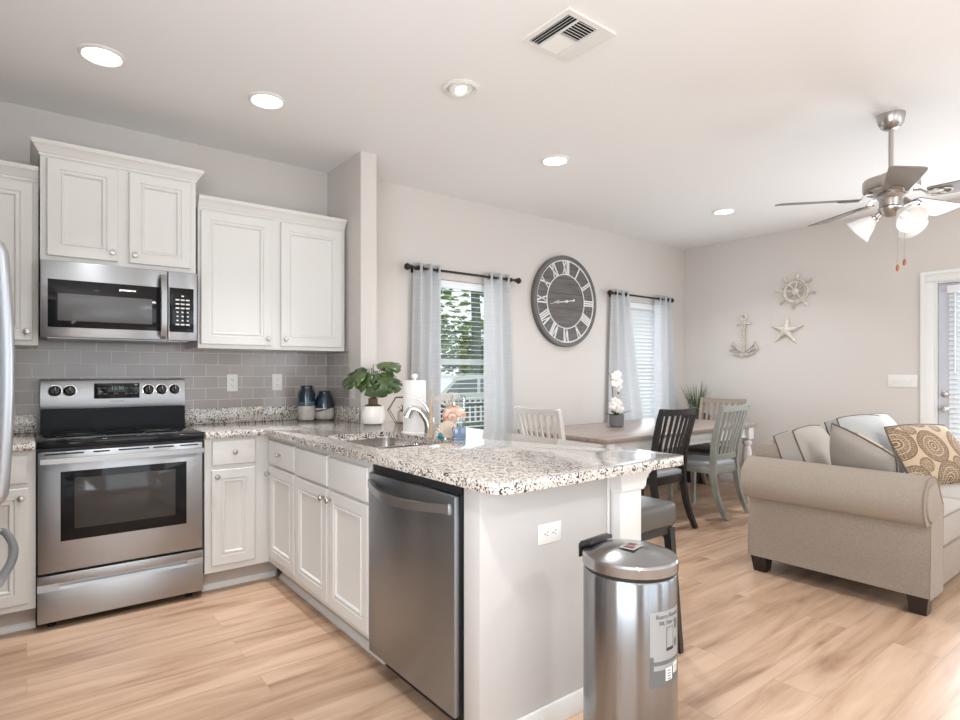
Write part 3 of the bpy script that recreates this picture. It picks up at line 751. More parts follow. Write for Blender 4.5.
t = thing('ceiling_vent', 'square white ceiling air vent with four-way slats', 'air vent', (1.917, 1.75, CH))
build('backing', [box(-.127, .127, -.121, .121, -.004, 0)], SHADOWB, t)
build('frame', [plate([(-.152, -.145), (.152, -.145), (.152, .145), (-.152, .145)], [[(-.126, -.119), (.126, -.119), (.126, .119), (-.126, .119)]], -.012, -.001)], PLASTW, t, smooth=False)
def louvre(along, c, a, b, tilt):
    s = xf(box(-.5, .5, -.0065, .0065, -.0008, .0008), Matrix.Diagonal((b - a, 1, 1, 1)))
    s = xf(s, RX(tilt))
    if along == 'y': s = xf(s, RZ(90)); return xf(s, T(c, (a + b) / 2, -.010))
    return xf(s, T((a + b) / 2, c, -.010))
lv = [louvre('y', -.118 + .0165 * i, -.117, .117, -38) for i in range(4)] + [louvre('y', .118 - .0165 * i, -.117, .117, 38) for i in range(4)]
lv += [louvre('x', -.110 + .0160 * i, -.056, .056, 38) for i in range(7)] + [louvre('x', .110 - .0160 * i, -.056, .056, -38) for i in range(7)]
build('slats', lv, PLASTW, t, smooth=False)
build('divider', [box(-.062, -.058, -.117, .117, -.014, -.004), box(.058, .062, -.117, .117, -.014, -.004), box(-.058, .058, -.002, .002, -.014, -.004)], PLASTW, t)

# ceiling fan
t = thing('ceiling_fan', 'brushed nickel ceiling fan with five grey blades and frosted lights', 'ceiling fan', (4.005, 1.164, CH))
build('canopy', [lathe([(.070, 0), (.070, -.012), (.062, -.05), (.045, -.075), (.028, -.085), (.001, -.086)], n=32)], NICKEL, t)
build('downrod', [cyl((0, 0, -.08), (0, 0, -.345), .0125)], NICKEL, t)
build('motor_housing', [lathe([(.012, -.330), (.045, -.338), (.052, -.352), (.108, -.362), (.132, -.370), (.138, -.382), (.138, -.425), (.132, -.440), (.105, -.452), (.075, -.458), (.001, -.458)], n=40)], NICKEL, t)
build('switch_housing', [lathe([(.070, -.455), (.072, -.475), (.058, -.490), (.056, -.530), (.064, -.540), (.062, -.552), (.045, -.575), (.020, -.590), (.001, -.592)], n=32)], NICKEL, t)
for i in range(5):
    a = 203 + 72 * i
    m = RZ(a) @ T(0, 0, -.484) @ RX(-12)
    out = [(.170, -.050), (.185, -.060), (.545, -.080), (.585, -.078), (.598, -.066), (.602, -.050), (.602, .050), (.598, .066), (.585, .078), (.545, .080), (.185, .060), (.170, .050)]
    b = build('blade', [xf(bev(plate(out, [], -.003, .003), .0012, 1, 60), m)], BLADE, t)
    ar = [xf(sweep([(.10, 0, .028), (.135, 0, .022), (.17, 0, -.006), (.23, 0, -.007)], [.030, .022, .05, .07], .005, (0, 1, 0)), RZ(a) @ T(0, 0, -.484) @ RX(-6)),
          xf(tube([(.20 + .035 * cos(2 * pi * j / 20), .034 * sin(2 * pi * j / 20), -.007) for j in range(20)], .005, 6, True), m),
          xf(tube([(.245 + .028 * cos(2 * pi * j / 20), .026 * sin(2 * pi * j / 20), -.007) for j in range(20)], .004, 6, True), m)]
    build('blade_bracket', ar, NICKEL, b)
for az in (92, 230, 338):
    m = RZ(az) @ T(.048, 0, -.555) @ RY(128)
    f_ = build('light_fitter', [xf(lathe([(.012, -.01), (.014, .03), (.024, .035), (.026, .055), (.020, .06)], n=20), m)], NICKEL, t)
    build('lamp_shade', [xf(surf(lambda u, v: ((lambda r, z: (r * cos(2 * pi * u), r * sin(2 * pi * u), z))([.024, .030, .040, .048, .054, .060, .068, .078][int(round(v * 7))], .045 + .108 * v)), 28, 7, True), m)], BULBGLASS, f_, solid=.004)
    build('bulb', [xf(ball((0, 0, .085), .022), m)], BULBGLASS, f_)
for (px, py, zb, name) in ((-.012, -.035, -.872, 0), (.052, -.050, -.835, 1)):
    c_ = build('pull_chain', [cyl((px, py, -.575), (px, py, zb), .0016, n=6)], NICKEL, t)
    build('pull_fob', [lathe([(.003, .0), (.007, -.010), (.009, -.026), (.006, -.038), (.001, -.041)], (px, py, zb), 14)], WOODFOB, c_)

# ================================================================== WINDOW DRESSINGS
def blind(label, loc, rz, W, H, tilt, pitch=.042, cords=(.15, .85), slat=.048):
    t = thing('window_blind', label, 'blind', loc, rz)      # origin: top left, hangs down; front is -y
    build('headrail', [box(0, W, -.026, .026, -.05, 0, .003), box(-.004, W + .004, -.036, -.028, -.062, .002, .003)], BLINDW, t)
    n = int((H - .08) / pitch); s = []
    for i in range(n):
        z = -.075 - i * pitch
        s.append(xf(box(.004, W - .004, -slat / 2, slat / 2, -.0013, .0013), T(0, 0, z) @ RX(tilt)))
    build('slats', s, BLINDW, t, smooth=False)
    build('bottom_rail', [box(.002, W - .002, -.024, .024, -H, -H + .018, .003)], BLINDW, t)
    build('ladder_cords', [box(c * W - .0012, c * W + .0012, y, y + .001, -H + .01, -.05) for c in cords for y in (-.027, .026)], BLINDW, t)
    build('tilt_wand', [cyl((.05, -.03, -.06), (.05, -.034, -.75), .004, n=8)], BLINDW, t)
    return t
blind('white open-slat blind in the window behind the paper towels', (2.635, 3.985, 2.025), 0, .83, 1.36, 4)
blind('white closed-slat blind in the window nearest the far corner', (5.145, 3.985, 2.025), 0, .83, 1.36, 62)
blind('white slat blind on the glazed door', (6.412, 1.445, 2.00), -90, .71, 1.70, 52, cords=(.06, .94))

def rod(label, x0, x1, z):
    t = thing('curtain_rod', label, 'curtain rod', ((x0 + x1) / 2, 3.872, z))
    h = (x1 - x0) / 2
    build('rod', [cyl((-h, 0, 0), (h, 0, 0), .0105)], BRONZE, t)
    for s in (-1, 1):
        build('finial', [xf(lathe([(.012, 0), (.018, .006), (.012, .012), (.016, .018), (.026, .032), (.028, .044), (.020, .060), (.001, .066)], n=20), T(s * h, 0, 0) @ RY(90 * s))], BRONZE, t)
    for s in (-1, 1):
        build('bracket', [box(s * (h - .05) - .012, s * (h - .05) + .012, .070, .078, -.03, .03, .002), cyl((s * (h - .05), .072, -.004), (s * (h - .05), .0, -.012), .007), cyl((s * (h - .05) - .006, 0, 0), (s * (h - .05) + .006, 0, 0), .017)], BRONZE, t)
rod('dark bronze curtain rod over the open-blind window', 2.44, 3.545, 2.085)
rod('dark bronze curtain rod over the closed-blind window', 4.925, 5.965, 2.085)

def curtain(label, top, bot, z0, ztop, zrod, folds, group='pale grey grommet curtains', mid=None):
    """top/bot: (x left, x right) at rod and hem"""
    cx = (top[0] + top[1]) / 2; cy = 3.872
    t = thing('curtain', label, 'curtain', (cx, cy, z0), group=group)
    def fn(u, v):
        k = v ** 1.0
        xl = top[0] + (bot[0] - top[0]) * k; xr = top[1] + (bot[1] - top[1]) * k
        x = xl + (xr - xl) * u
        y = .030 * cos(2 * pi * folds * u) * (1 - .25 * v) + .008 * sin(9 * u + 4 * v)
        return (x - cx, y, (ztop - z0) - (ztop - z0) * v)
    build('fabric', [surf(fn, int(folds * 16), 14)], CURTAIN, t, solid=.003)
    for k in range(int(folds * 2)):
        u = (k + .5) / (folds * 2); x = top[0] + (top[1] - top[0]) * u - cx
        s = 1 if k % 2 == 0 else -1
        build('grommet', [tube([(x + .004 * s, .019 * cos(2 * pi * j / 16), zrod - z0 + .019 * sin(2 * pi * j / 16)) for j in range(16)], .0035, 6, True)], BRONZE, t)
    return t
curtain('pale grey curtain panel between partition and the open-blind window', (2.475, 2.70), (2.43, 2.69), .02, 2.125, 2.085, 2.5)
curtain('pale grey curtain panel between open-blind window and the clock', (3.205, 3.455), (3.20, 3.53), .02, 2.125, 2.085, 2.5)
curtain('pale grey curtain panel pulled slanting across, just behind the orchid', (4.945, 5.165), (4.86, 5.52), .02, 2.125, 2.085, 2.5)
curtain('pale grey curtain panel between closed-blind window and the far corner', (5.715, 5.945), (5.70, 6.14), .02, 2.125, 2.085, 2.5)

# ================================================================== WALL CLOCK AND NAUTICAL DECOR
t = thing('wall_clock', 'large round grey wood wall clock with white roman numerals', 'clock', (4.262, 3.949, 1.95))
F = RX(90)       # local xy disc -> faces -y
RC = .450
build('face', [xf(lathe([(RC - .02, .002), (RC - .02, .030)], n=64), F)], CLOCKF, t)
build('rim', [xf(lathe([(RC, 0), (RC, .040), (RC - .006, .046), (RC - .040, .046), (RC - .044, .030)], n=64, cap0=False, cap1=False), F)], CLOCKR, t)
build('plank_lines', [box(-sqr, sqr, -.0308, -.029, z - .0015, z + .0015) for z in (-.225, -.075, .075, .225) for sqr in (math.sqrt((RC - .045) ** 2 - z * z),)], SHADOWB, t)
def ringtube(r, th): return tube([(r * cos(2 * pi * i / 72), -.034, r * sin(2 * pi * i / 72)) for i in range(72)], th, 8, True)
build('numeral_ring', [ringtube(.404, .007), ringtube(.266, .0055)], WHITEINK, t)
def stroke(x0, z0, x1, z1, wd, m): 
    a = math.atan2(z1 - z0, x1 - x0); L_ = math.hypot(x1 - x0, z1 - z0)
    return xf(box(-L_ / 2, L_ / 2, -.004, .004, -wd / 2, wd / 2), m @ T((x0 + x1) / 2, -.033, (z0 + z1) / 2) @ RY(-math.degrees(a)))
NUM = ['XII', 'I', 'II', 'III', 'IIII', 'V', 'VI', 'VII', 'VIII', 'IX', 'X', 'XI']
h0, h1 = .270, .400
for i, s in enumerate(NUM):
    m = RY(30 * i)
    wd = {'I': .022, 'V': .052, 'X': .056}; W_ = sum(wd[c] for c in s); x = -W_ / 2; st = []
    for c in s:
        e = wd[c]; a, b = x + .006, x + e - .006; mid = x + e / 2
        if c == 'I': st.append(stroke(mid, h0, mid, h1, .013, m))
        if c == 'V': st += [stroke(a, h1, mid, h0, .014, m), stroke(b, h1, mid, h0, .009, m)]
        if c == 'X': st += [stroke(a, h1, b, h0, .014, m), stroke(b, h1, a, h0, .009, m)]
        x += e
    build('numeral', st, WHITEINK, t)
HM = RY(-96)
build('hour_hand', [xf(sweep([(0, -.042, -.03), (0, -.042, .16)], .008, .004), HM), xf(prism([(-.016, .115), (0, .09), (.016, .115), (.010, .14), (0, .185), (-.010, .14)], 'y', -.044, -.040), HM)], WHITEINK, t)
build('minute_hand', [xf(sweep([(0, -.047, -.10), (0, -.047, .235)], [.009, .004], .003), RY(-99)), xf(prism([(.012 * cos(2 * pi * j / 12), -.10 + .012 * sin(2 * pi * j / 12)) for j in range(12)], 'y', -.049, -.045), RY(-99))], WHITEINK, t)
build('hand_cap', [xf(lathe([(.014, .03), (.014, .050), (.001, .053)], n=18), F)], WHITEINK, t)

t = thing('ship_wheel_decor', 'distressed white ship wheel hung highest of the three nautical pieces', 'wall decor', (6.399, 2.683, 2.088), -90)
def yring(r, th, y, n=48, seg=8): return tube([(r * cos(2 * pi * i / n), y, r * sin(2 * pi * i / n)) for i in range(n)], th, seg, True)
build('wheel_ring', [yring(.116, .014, -.016), yring(.098, .009, -.016)], SHIPW, t)
build('rope_trim', [ball((  .116 * cos(2 * pi * i / 34), -.031, .116 * sin(2 * pi * i / 34)), .0052, n=8) for i in range(34)], ROPE, t)
build('hub', [xf(lathe([(.034, 0), (.034, .022), (.02, .030), (.001, .032)], n=20), RX(90))], SHIPW, t)
for i in range(8):
    m = RY(45 * i + 8)
    build('spoke', [xf(tube([(0, -.016, .02), (0, -.016, .06), (0, -.016, .115), (0, -.016, .130), (0, -.016, .150), (0, -.016, .178), (0, -.016, .196)], [.008, .010, .008, .007, .012, .013, .005], 8), m)], SHIPW if i not in (1, 2, 4, 5) else SHIPD, t)

t = thing('anchor_decor', 'distressed white anchor hung on wall nearest the dining table', 'wall decor', (6.399, 3.222, 1.665), -90)
build('shank', [sweep([(0, -.018, -.19), (0, -.018, .165)], .030, .022), tube([(.030 * cos(2 * pi * i / 20), -.016, .198 + .032 * sin(2 * pi * i / 20)) for i in range(20)], .011, 8, True)], SHIPW, t)
build('stock', [tube([(-.085, -.018, .120), (-.06, -.018, .128), (.06, -.018, .128), (.085, -.018, .120)], [.008, .013, .013, .008], 10)], SHIPW, t)
am = [(x, -.018, -.232 + .9 * x * x / .14 * .13 * 2.2) for x in [-.125 + .25 * i / 16 for i in range(17)]]
build('arms', [sweep([(p[0], p[1], p[2] + .012) for p in am], [.02] * 17, [.010 + .028 * (1 - abs(i - 8) / 8) for i in range(17)], (0, 1, 0)), prism([(-.165, -.165), (-.125, -.075), (-.090, -.150)], 'y', -.030, -.006), prism([(.165, -.165), (.125, -.075), (.090, -.150)], 'y', -.030, -.006), prism([(-.10, -.165), (0, -.245), (.10, -.165), (.05, -.19), (0, -.20), (-.05, -.19)], 'y', -.030, -.006)], SHIPD, t)
build('rope_trim', [tube([(.017 * cos(1.9 * i), -.018 - .017 * sin(1.9 * i), -.18 + .34 * i / 60) for i in range(61)], .0042, 6), tube([(.020 + .10 * (i / 8), -.035, -.19 + .03 * i / 8 + .05 * (i / 8) ** 2) for i in range(9)], .004, 6), tube([(-.020 - .10 * (i / 8), -.035, -.19 + .03 * i / 8 + .05 * (i / 8) ** 2) for i in range(9)], .004, 6)], ROPE, t)

st = []
for k, (a, L_) in enumerate(((82, .150), (12, .175), (-58, .165), (-140, .165), (158, .160))):
    st.append(xf(tube([(0, -.020, 0), (.05, -.021, 0), (.10, -.016, .003), (L_, -.008, .012)], [.036, .025, .016, .005], 10), RY(-a)))
o = build('starfish_decor', [xf(s, T(0, 0, 0)) for s in st], SHIPW, None)
o.location = (6.398, 2.772, 1.690); o.rotation_euler = (0, 0, R(-90))
tag(o, 'pale starfish wall ornament below the ship wheel', 'wall decor')

# ================================================================== DINING TABLE AND CHAIRS
t = thing('dining_table', 'long dining table with weathered brown top and chalk white base', 'table', (4.575, 3.235, 0))
build('tabletop', [box(-1.145, 1.145, -.485, .485, .715, .752, .006)], TABLETOP, t)
build('apron', [box(-1.04, 1.04, -.43, -.405, .615, .715, .002), box(-1.04, 1.04, .405, .43, .615, .715, .002), box(-1.06, -1.035, -.43, .43, .615, .715, .002), box(1.035, 1.06, -.43, .43, .615, .715, .002), box(-1.04, 1.04, -.437, -.43, .615, .635, .002), box(-1.04, 1.04, -.437, -.43, .695, .715, .002)], CHALKW, t)
for sx in (-1, 1):
    for sy in (-1, 1):
        x, y = sx * 1.065, sy * .42
        build('leg', [box(x - .045, x + .045, y - .045, y + .045, .60, .715, .004), lathe([(.030, 0), (.034, .02), (.026, .05), (.034, .10), (.038, .30), (.044, .45), (.040, .50), (.030, .53), (.044, .55), (.044, .57), (.032, .585), (.044, .60)], (x, y, 0), 20)], CHALKW, t)

def chair(name, label, frame, pad, loc, rz, padlabel=None):
    t = thing(name, label, 'chair', loc, rz, 'slat-back dining chairs')
    for s in (-1, 1):
        build('back_post', [sweep([(s * .200, -.310, 0), (s * .200, -.262, .10), (s * .200, -.222, .22), (s * .201, -.200, .36), (s * .203, -.195, .48), (s * .208, -.206, .60), (s * .216, -.232, .74), (s * .226, -.268, .88), (s * .232, -.296, .965)], .034, [.034, .038, .042, .048, .048, .044, .040, .036, .032])], frame, t)
        build('front_leg', [sweep([(s * .200, .205, 0), (s * .204, .205, .40)], [.030, .042], [.030, .042])], frame, t)
    build('seat_frame', [box(-.215, .215, .195, .218, .375, .43, .002), box(-.185, .185, -.21, -.19, .365, .43, .002), box(-.218, -.196, -.19, .20, .375, .43, .002), box(.196, .218, -.19, .20, .375, .43, .002)], frame, t)
    build('seat_pad', [bev(prism([(-.180, -.205), (.180, -.205), (.232, .20), (.225, .228), (-.225, .228), (-.232, .20)], 'z', .425, .465), .012, 3)], pad, t)
    top = [(-.238 + .476 * i / 10, -.288 - .028 * sin(pi * i / 10), 0) for i in range(11)]
    v = []; f = []
    for (x, y, _) in top:
        for (dy, z) in ((-.014, .915), (.012, .915), (.002, .972 - .010 * sin(pi * (x + .238) / .476)), (-.022, .972 - .010 * sin(pi * (x + .238) / .476))): v.append((x, y + dy + .006, z))
    for i in range(10):
        for j in range(4): l = (j + 1) % 4; f.append((i * 4 + j, i * 4 + l, i * 4 + 4 + l, i * 4 + 4 + j))
    f += [(3, 2, 1, 0), (40, 41, 42, 43)]
    build('top_rail', [(v, f)], frame, t)
    build('lower_rail', [sweep([(-.19, -.200, .515), (-.1, -.212, .515), (.1, -.212, .515), (.19, -.200, .515)], .045, .020, (0, 0, 1))], frame, t)
    for i in range(6):
        x = -.155 + .062 * i; q = .020 * cos(pi * x / .42)
        build('back_slat', [sweep([(x * .96, -.196 - q * .7, .53), (x * 1.0, -.222 - q, .68), (x * 1.06, -.262 - q, .82), (x * 1.10, -.290 - q, .925)], .026, .012)], frame, t)
    return t
chair('dining_chair', 'white painted slat-back chair at table end, behind the peninsula counter', CHALKW, PADC, (3.535, 3.29, 0), -90)
chair('dining_chair', 'near-black slat-back chair with grey seat, behind the bar counter corner', CHAIRD, PADG, (4.085, 2.86, 0), 0)
chair('dining_chair', 'sage grey slat-back chair between black chair and sofa', CHAIRG, PADG, (4.905, 2.845, 0), 2)
chair('dining_chair', 'taupe wood slat-back chair at far table end, before the grassy plant', CHAIRB, PADD, (5.735, 3.27, 0), 90)

# ------------------------------------------------------------------ bar stool
t = thing('bar_stool', 'low bar stool with grey leather seat under the counter overhang', 'stool', (2.10, 1.70, 0))
def saddle(u, v):
    return None
st_ = bev(box(-.225, .225, -.235, .235, .565, .675), .03, 4)
sv = [(x, y, z + (.010 * (abs(y) / .235) ** 2 - .006 if z > .62 else 0)) for x, y, z in st_[0]]
build('seat', [(sv, st_[1])], LEATHER, t)
build('seat_rail', [box(-.205, .205, -.215, -.195, .535, .566), box(-.205, .205, .195, .215, .535, .566), box(-.205, -.185, -.195, .195, .535, .566), box(.185, .205, -.195, .195, .535, .566)], BLACKM, t)
for sx in (-1, 1):
    for sy in (-1, 1):
        build('leg', [sweep([(sx * .235, sy * .235, 0), (sx * .195, sy * .205, .560)], [.024, .036], [.024, .036])], BLACKM, t)
for s in (-1, 1):
    build('stretcher', [box(-.20, .20, s * .222 - .009, s * .222 + .009, .20, .23)], BLACKM, t)
    build('stretcher', [box(s * .222 - .009, s * .222 + .009, -.21, .21, .26, .29)], BLACKM, t)

# ------------------------------------------------------------------ orchid on the table
t = thing('potted_orchid', 'white orchid in a small grey pot on the dining table', 'plant', (4.313, 3.345, .752))
build('pot', [lathe([(.045, 0), (.060, .008), (.066, .03), (.068, .112), (.062, .112), (.060, .095), (.001, .094)], n=28)], ORCHIDP, t)
def leafblade(L_, W_, az, el, droop, base=(0, 0, 0), n=8, fold=.15):
    def fn(u, v):
        s = v * L_; wv = W_ * (sin(pi * min(1, .06 + v * .94)) ** .7) * (1 - .25 * v)
        y = (u - .5) * wv
        x = s * cos(R(el)) ; z = s * sin(R(el)) - droop * v * v * L_ + fold * abs(u - .5) * wv
        return (x, y, z)
    return xf(surf(fn, 4, n), T(*base) @ RZ(az))
build('leaves', [leafblade(.14, .075, 60, 75, .15, (0, 0, .095)), leafblade(.14, .07, -30, 70, .1, (0, 0, .095)), leafblade(.15, .05, -42, 25, .1, (.01, 0, .10)), leafblade(.12, .05, 150, 20, .15, (-.01, 0, .10)), leafblade(.10, .05, 220, 30, .2, (-.01, 0, .10))], LEAF, t, solid=.002)
build('stem', [tube([(-.005, 0, .09), (-.03, .01, .20), (-.035, .015, .32), (-.05, .02, .44), (-.075, .03, .50)], [.004, .004, .0035, .003, .002], 8)], STEM, t)
def flower(c, r, az, el):
    m = T(*c) @ RZ(az) @ RY(90 - el); s = []
    for k in range(5):
        q = 72 * k + 90
        s.append(xf(surf(lambda u, v: (v * r, (u - .5) * r * 1.05 * sin(pi * (.12 + .80 * v)) ** .8, .10 * r * sin(pi * v) - .25 * r * abs(u - .5)), 4, 5), m @ RZ(q)))
    return s
fl = []
random.seed(5)
for c in ((-.055, -.03, .46), (-.03, -.045, .42), (-.07, -.04, .40), (-.045, -.05, .36), (-.02, -.03, .48), (-.085, -.045, .235), (-.06, -.06, .215), (-.10, -.04, .200), (-.075, -.06, .175), (-.04, -.065, .17)):
    fl += flower(c, .042, 220 + random.uniform(-30, 30), random.uniform(0, 30))
build('blossoms', fl, PETAL, t, solid=.002)
build('buds', [ball((-.100, -.03, .145), .010, n=10), ball((-.045, -.055, .31), .009, n=10), ball((-.02, -.05, .385), .007, n=10)], SOIL, t)

# ------------------------------------------------------------------ grassy plant in the corner
t = thing('potted_grass_plant', 'tufted green grass plant in tall dark planter in the far corner', 'plant', (6.10, 3.62, 0))
build('planter', [lathe([(.095, 0), (.125, .02), (.14, .76), (.132, .78), (.122, .775), (.120, .72), (.001, .72)], n=28)], BLACKM, t)
random.seed(11); bl = []
for i in range(90):
    az = random.uniform(0, 360); L_ = random.uniform(.28, .46); lean = random.uniform(3, 20); r0 = random.uniform(0, .06)
    bl.append(xf(surf(lambda u, v: ((u - .5) * .011 * (1 - v) ** .6, r0 + v * L_ * sin(R(lean)) * (.6 + .8 * v), v * L_ * cos(R(lean) * (.5 + v))), 1, 5), T(0, 0, .72) @ RZ(az)))
build('grass_blades', bl, GRASSB, t)

# ================================================================== SOFA AND CUSHIONS
SXC, SYC = 4.72, 1.385
t = thing('sofa', 'beige woven rolled-arm sofa with dark wooden block feet', 'sofa', (SXC, SYC, 0))
fr = [box(-1.06, 1.06, -.47, .44, .10, .30, .008)]
build('frame', fr, BEIGE, t)
def arm(side):
    o = []
    x0 = side * 1.07
    pts = [(0, .10), (0, .44)] + [(.028 + .137 * cos(R(a)), .585 + .137 * sin(R(a))) for a in range(232, 9, -15)] + [(.215, .50), (.215, .10)]
    pts = [(x0 + (-side * 1) * p[0] * -1 * -1 if side > 0 else x0 + p[0], p[1]) for p in pts]
    return pts
def arm_poly(side):
    base = [(0, .10), (0, .478)] + [(.028 + .137 * cos(R(a)), .585 + .137 * sin(R(a))) for a in range(232, 19, -14)] + [(.215, .56), (.215, .10)]
    return [(-1.07 + x, z) if side < 0 else (1.07 - x, z) for x, z in base]
for s in (-1, 1):
    a = build('arm', [bev(prism(arm_poly(s), 'y', -.49, .42), .012, 3, 55)], BEIGE, t, ang=50)
    pl = arm_poly(s)
    build('piping', [tube([(x + (.012 if s < 0 else -.012) * (0 if i < 20 else 1), -.489, z) for i, (x, z) in enumerate(pl[1:-1])], .0045, 6), tube([((-1.07 if s < 0 else 1.07), y, .472) for y in (-.48, 0, .415)], .004, 6)], PIPE, a)
    inner = [(-1.07 + .028 + .100 * cos(R(q)) if s < 0 else 1.07 - .028 - .100 * cos(R(q)), .585 + .100 * sin(R(q))) for q in range(0, 360, 15)]
    build('arm_front_panel', [bev(prism(inner, 'y', -.500, -.485), .006, 2, 50)], BEIGE, a)
build('back', [bev(prism([(.20, .10), (.47, .10), (.495, .70), (.48, .775), (.44, .795), (.36, .785), (.31, .72), (.27, .30)], 'x', -.85, .85), .012, 3, 40)], BEIGE, t)
for i in range(3):
    x0 = -.850 + .5667 * i
    sc_ = build('seat_cushion', [bev(box(x0 + .003, x0 + .5637, -.485, .27, .305, .500), .035, 4)], BEIGEC, t)
    build('piping', [tube([(x0 + .03, -.482, .478), (x0 + .535, -.482, .478)], .005, 6), tube([(x0 + .03, -.482, .322), (x0 + .535, -.482, .322)], .005, 6)], PIPE, sc_)
for sx in (-1, 1):
    for y in (-.43, .375):
        x = sx * 1.005
        build('leg', [sweep([(x - sx * .005, y, 0), (x, y, .105)], [.070, .096], [.070, .096])], LEGWOOD, t)

def pillow(name, label, cat, w_, h_, th, loc, rot, m, pipe=None, backm=None, group=None, box_edge=0.0, pw=.005):
    """soft cushion standing on its lower edge; local xz is the face, front is -y"""
    def outl(u, v):
        x = (u - .5) * 2; z = (v - .5) * 2
        return x * (1 - .05 * (1 - z * z) * 0 - .06 * (z * z)) , z * (1 - .06 * (x * x))
    def side(sg):
        def fn(u, v):
            x, z = outl(u, v); a = max(0, 1 - abs((u - .5) * 2) ** 2.6); b = max(0, 1 - abs((v - .5) * 2) ** 2.6)
            pf = (a * b) ** .5
            return (x * w_ / 2, sg * (box_edge / 2 + (th - box_edge) / 2 * pf) + .006 * noise.noise(Vector((x * 2, z * 2, sg))), z * h_ / 2 + h_ / 2)
        return surf(fn, 18, 18)
    f_ = side(-1); b_ = side(1)
    o = bpy.data.objects.new(name, None); COL.objects.link(o)
    o.location = loc; o.rotation_euler = (RZ(rot[2]) @ RX(rot[0]) @ RY(rot[1])).to_euler()
    tag(o, label, cat, group)
    shapes = [f_]
    n = 18
    idx = [j for j in range(n + 1)] + [(j + 1) * (n + 1) - 1 for j in range(1, n + 1)] + [n * (n + 1) + j for j in range(n - 1, -1, -1)] + [j * (n + 1) for j in range(n - 1, 0, -1)]
    ring_f = [f_[0][i] for i in idx]; ring_b = [b_[0][i] for i in idx]; k = len(idx)
    rim = (ring_f + ring_b, [(i, (i + 1) % k, k + (i + 1) % k, k + i) for i in range(k)])
    if backm: build('front_cover', [f_], m, o); build('back_cover', [b_, rim], backm, o)
    else: build('cover', [f_, b_, rim], m, o)
    if pipe:
        if box_edge > .02:
            build('piping', [tube(ring_f, pw, 6, True), tube(ring_b, pw, 6, True)], pipe, o)
        else:
            build('piping', [tube([tuple((Vector(a) + Vector(b)) / 2) for a, b in zip(ring_f, ring_b)], pw, 6, True)], pipe, o)
    return o
pillow('back_cushion', 'beige back cushion with dark piping, beside the near sofa arm', 'cushion', .58, .40, .27, (4.17, 1.59, .497), (-22, 0, 6), BEIGEC, PIPED, box_edge=.12, group='sofa back cushions')
pillow('back_cushion', 'pale grey back cushion in the middle, between the patterned pillows', 'cushion', .60, .46, .25, (4.86, 1.48, .497), (-24, 0, -8), GREYC, PIPED, box_edge=.09, group='sofa back cushions')
pillow('back_cushion', 'pale grey back cushion behind the large medallion pillow', 'cushion', .54, .44, .24, (5.42, 1.55, .497), (-24, 0, 0), GREYC, PIPED, box_edge=.09, group='sofa back cushions')
pillow('throw_pillow', 'plain-backed pillow with patterned front, tilted against the beige cushion', 'pillow', .43, .40, .15, (4.02, 1.31, .545), (-24, -24, 60), MEDAL, PIPED, backm=BEIGEC)
pillow('throw_pillow', 'large brown and cream medallion pillow facing out over the sofa arm', 'pillow', .62, .44, .16, (4.99, 1.13, .497), (-30, 0, -20), MEDAL, PIPED, backm=BEIGEC)

# ================================================================== ON THE COUNTER
CT = .914
t = thing('ceramic_vase', 'taller navy and cream bottle-shaped vase in the counter corner', 'vase', (1.575, 3.885, CT))
build('cream_base', [lathe([(.045, 0), (.056, .006), (.060, .03), (.060, .105)], n=32, cap1=False)], CREAMGLAZE, t)
build('glazed_body', [lathe([(.060, .105), (.0600, .185), (.054, .205), (.043, .222), (.041, .228), (.043, .240), (.041, .243), (.036, .240), (.036, .20), (.001, .19)], n=32, cap0=False)], NAVY, t)
build('glaze_band', [lathe([(.0604, .102), (.0606, .112), (.0606, .128), (.0604, .132)], n=32, cap0=False, cap1=False)], TEALBAND, t)
t = thing('ceramic_vase', 'shorter rounded navy and cream vase beside the partition', 'vase', (1.700, 3.865, CT))
build('cream_base', [lathe([(.045, 0), (.062, .008), (.068, .03), (.070, .070), (.069, .085)], n=32, cap1=False)], CREAMGLAZE, t)
build('glazed_body', [lathe([(.069, .085), (.068, .11), (.063, .145), (.052, .170), (.041, .184), (.040, .190), (.042, .200), (.040, .203), (.035, .200), (.035, .165), (.001, .155)], n=32, cap0=False)], NAVY, t)
build('glaze_swirl', [tube([(.0695 * cos(R(a)), .0695 * sin(R(a)), .083 + .020 * sin(R(a * 1.0 + 90))) for a in range(0, 360, 12)], .0045, 8, True)], NAVY, t)

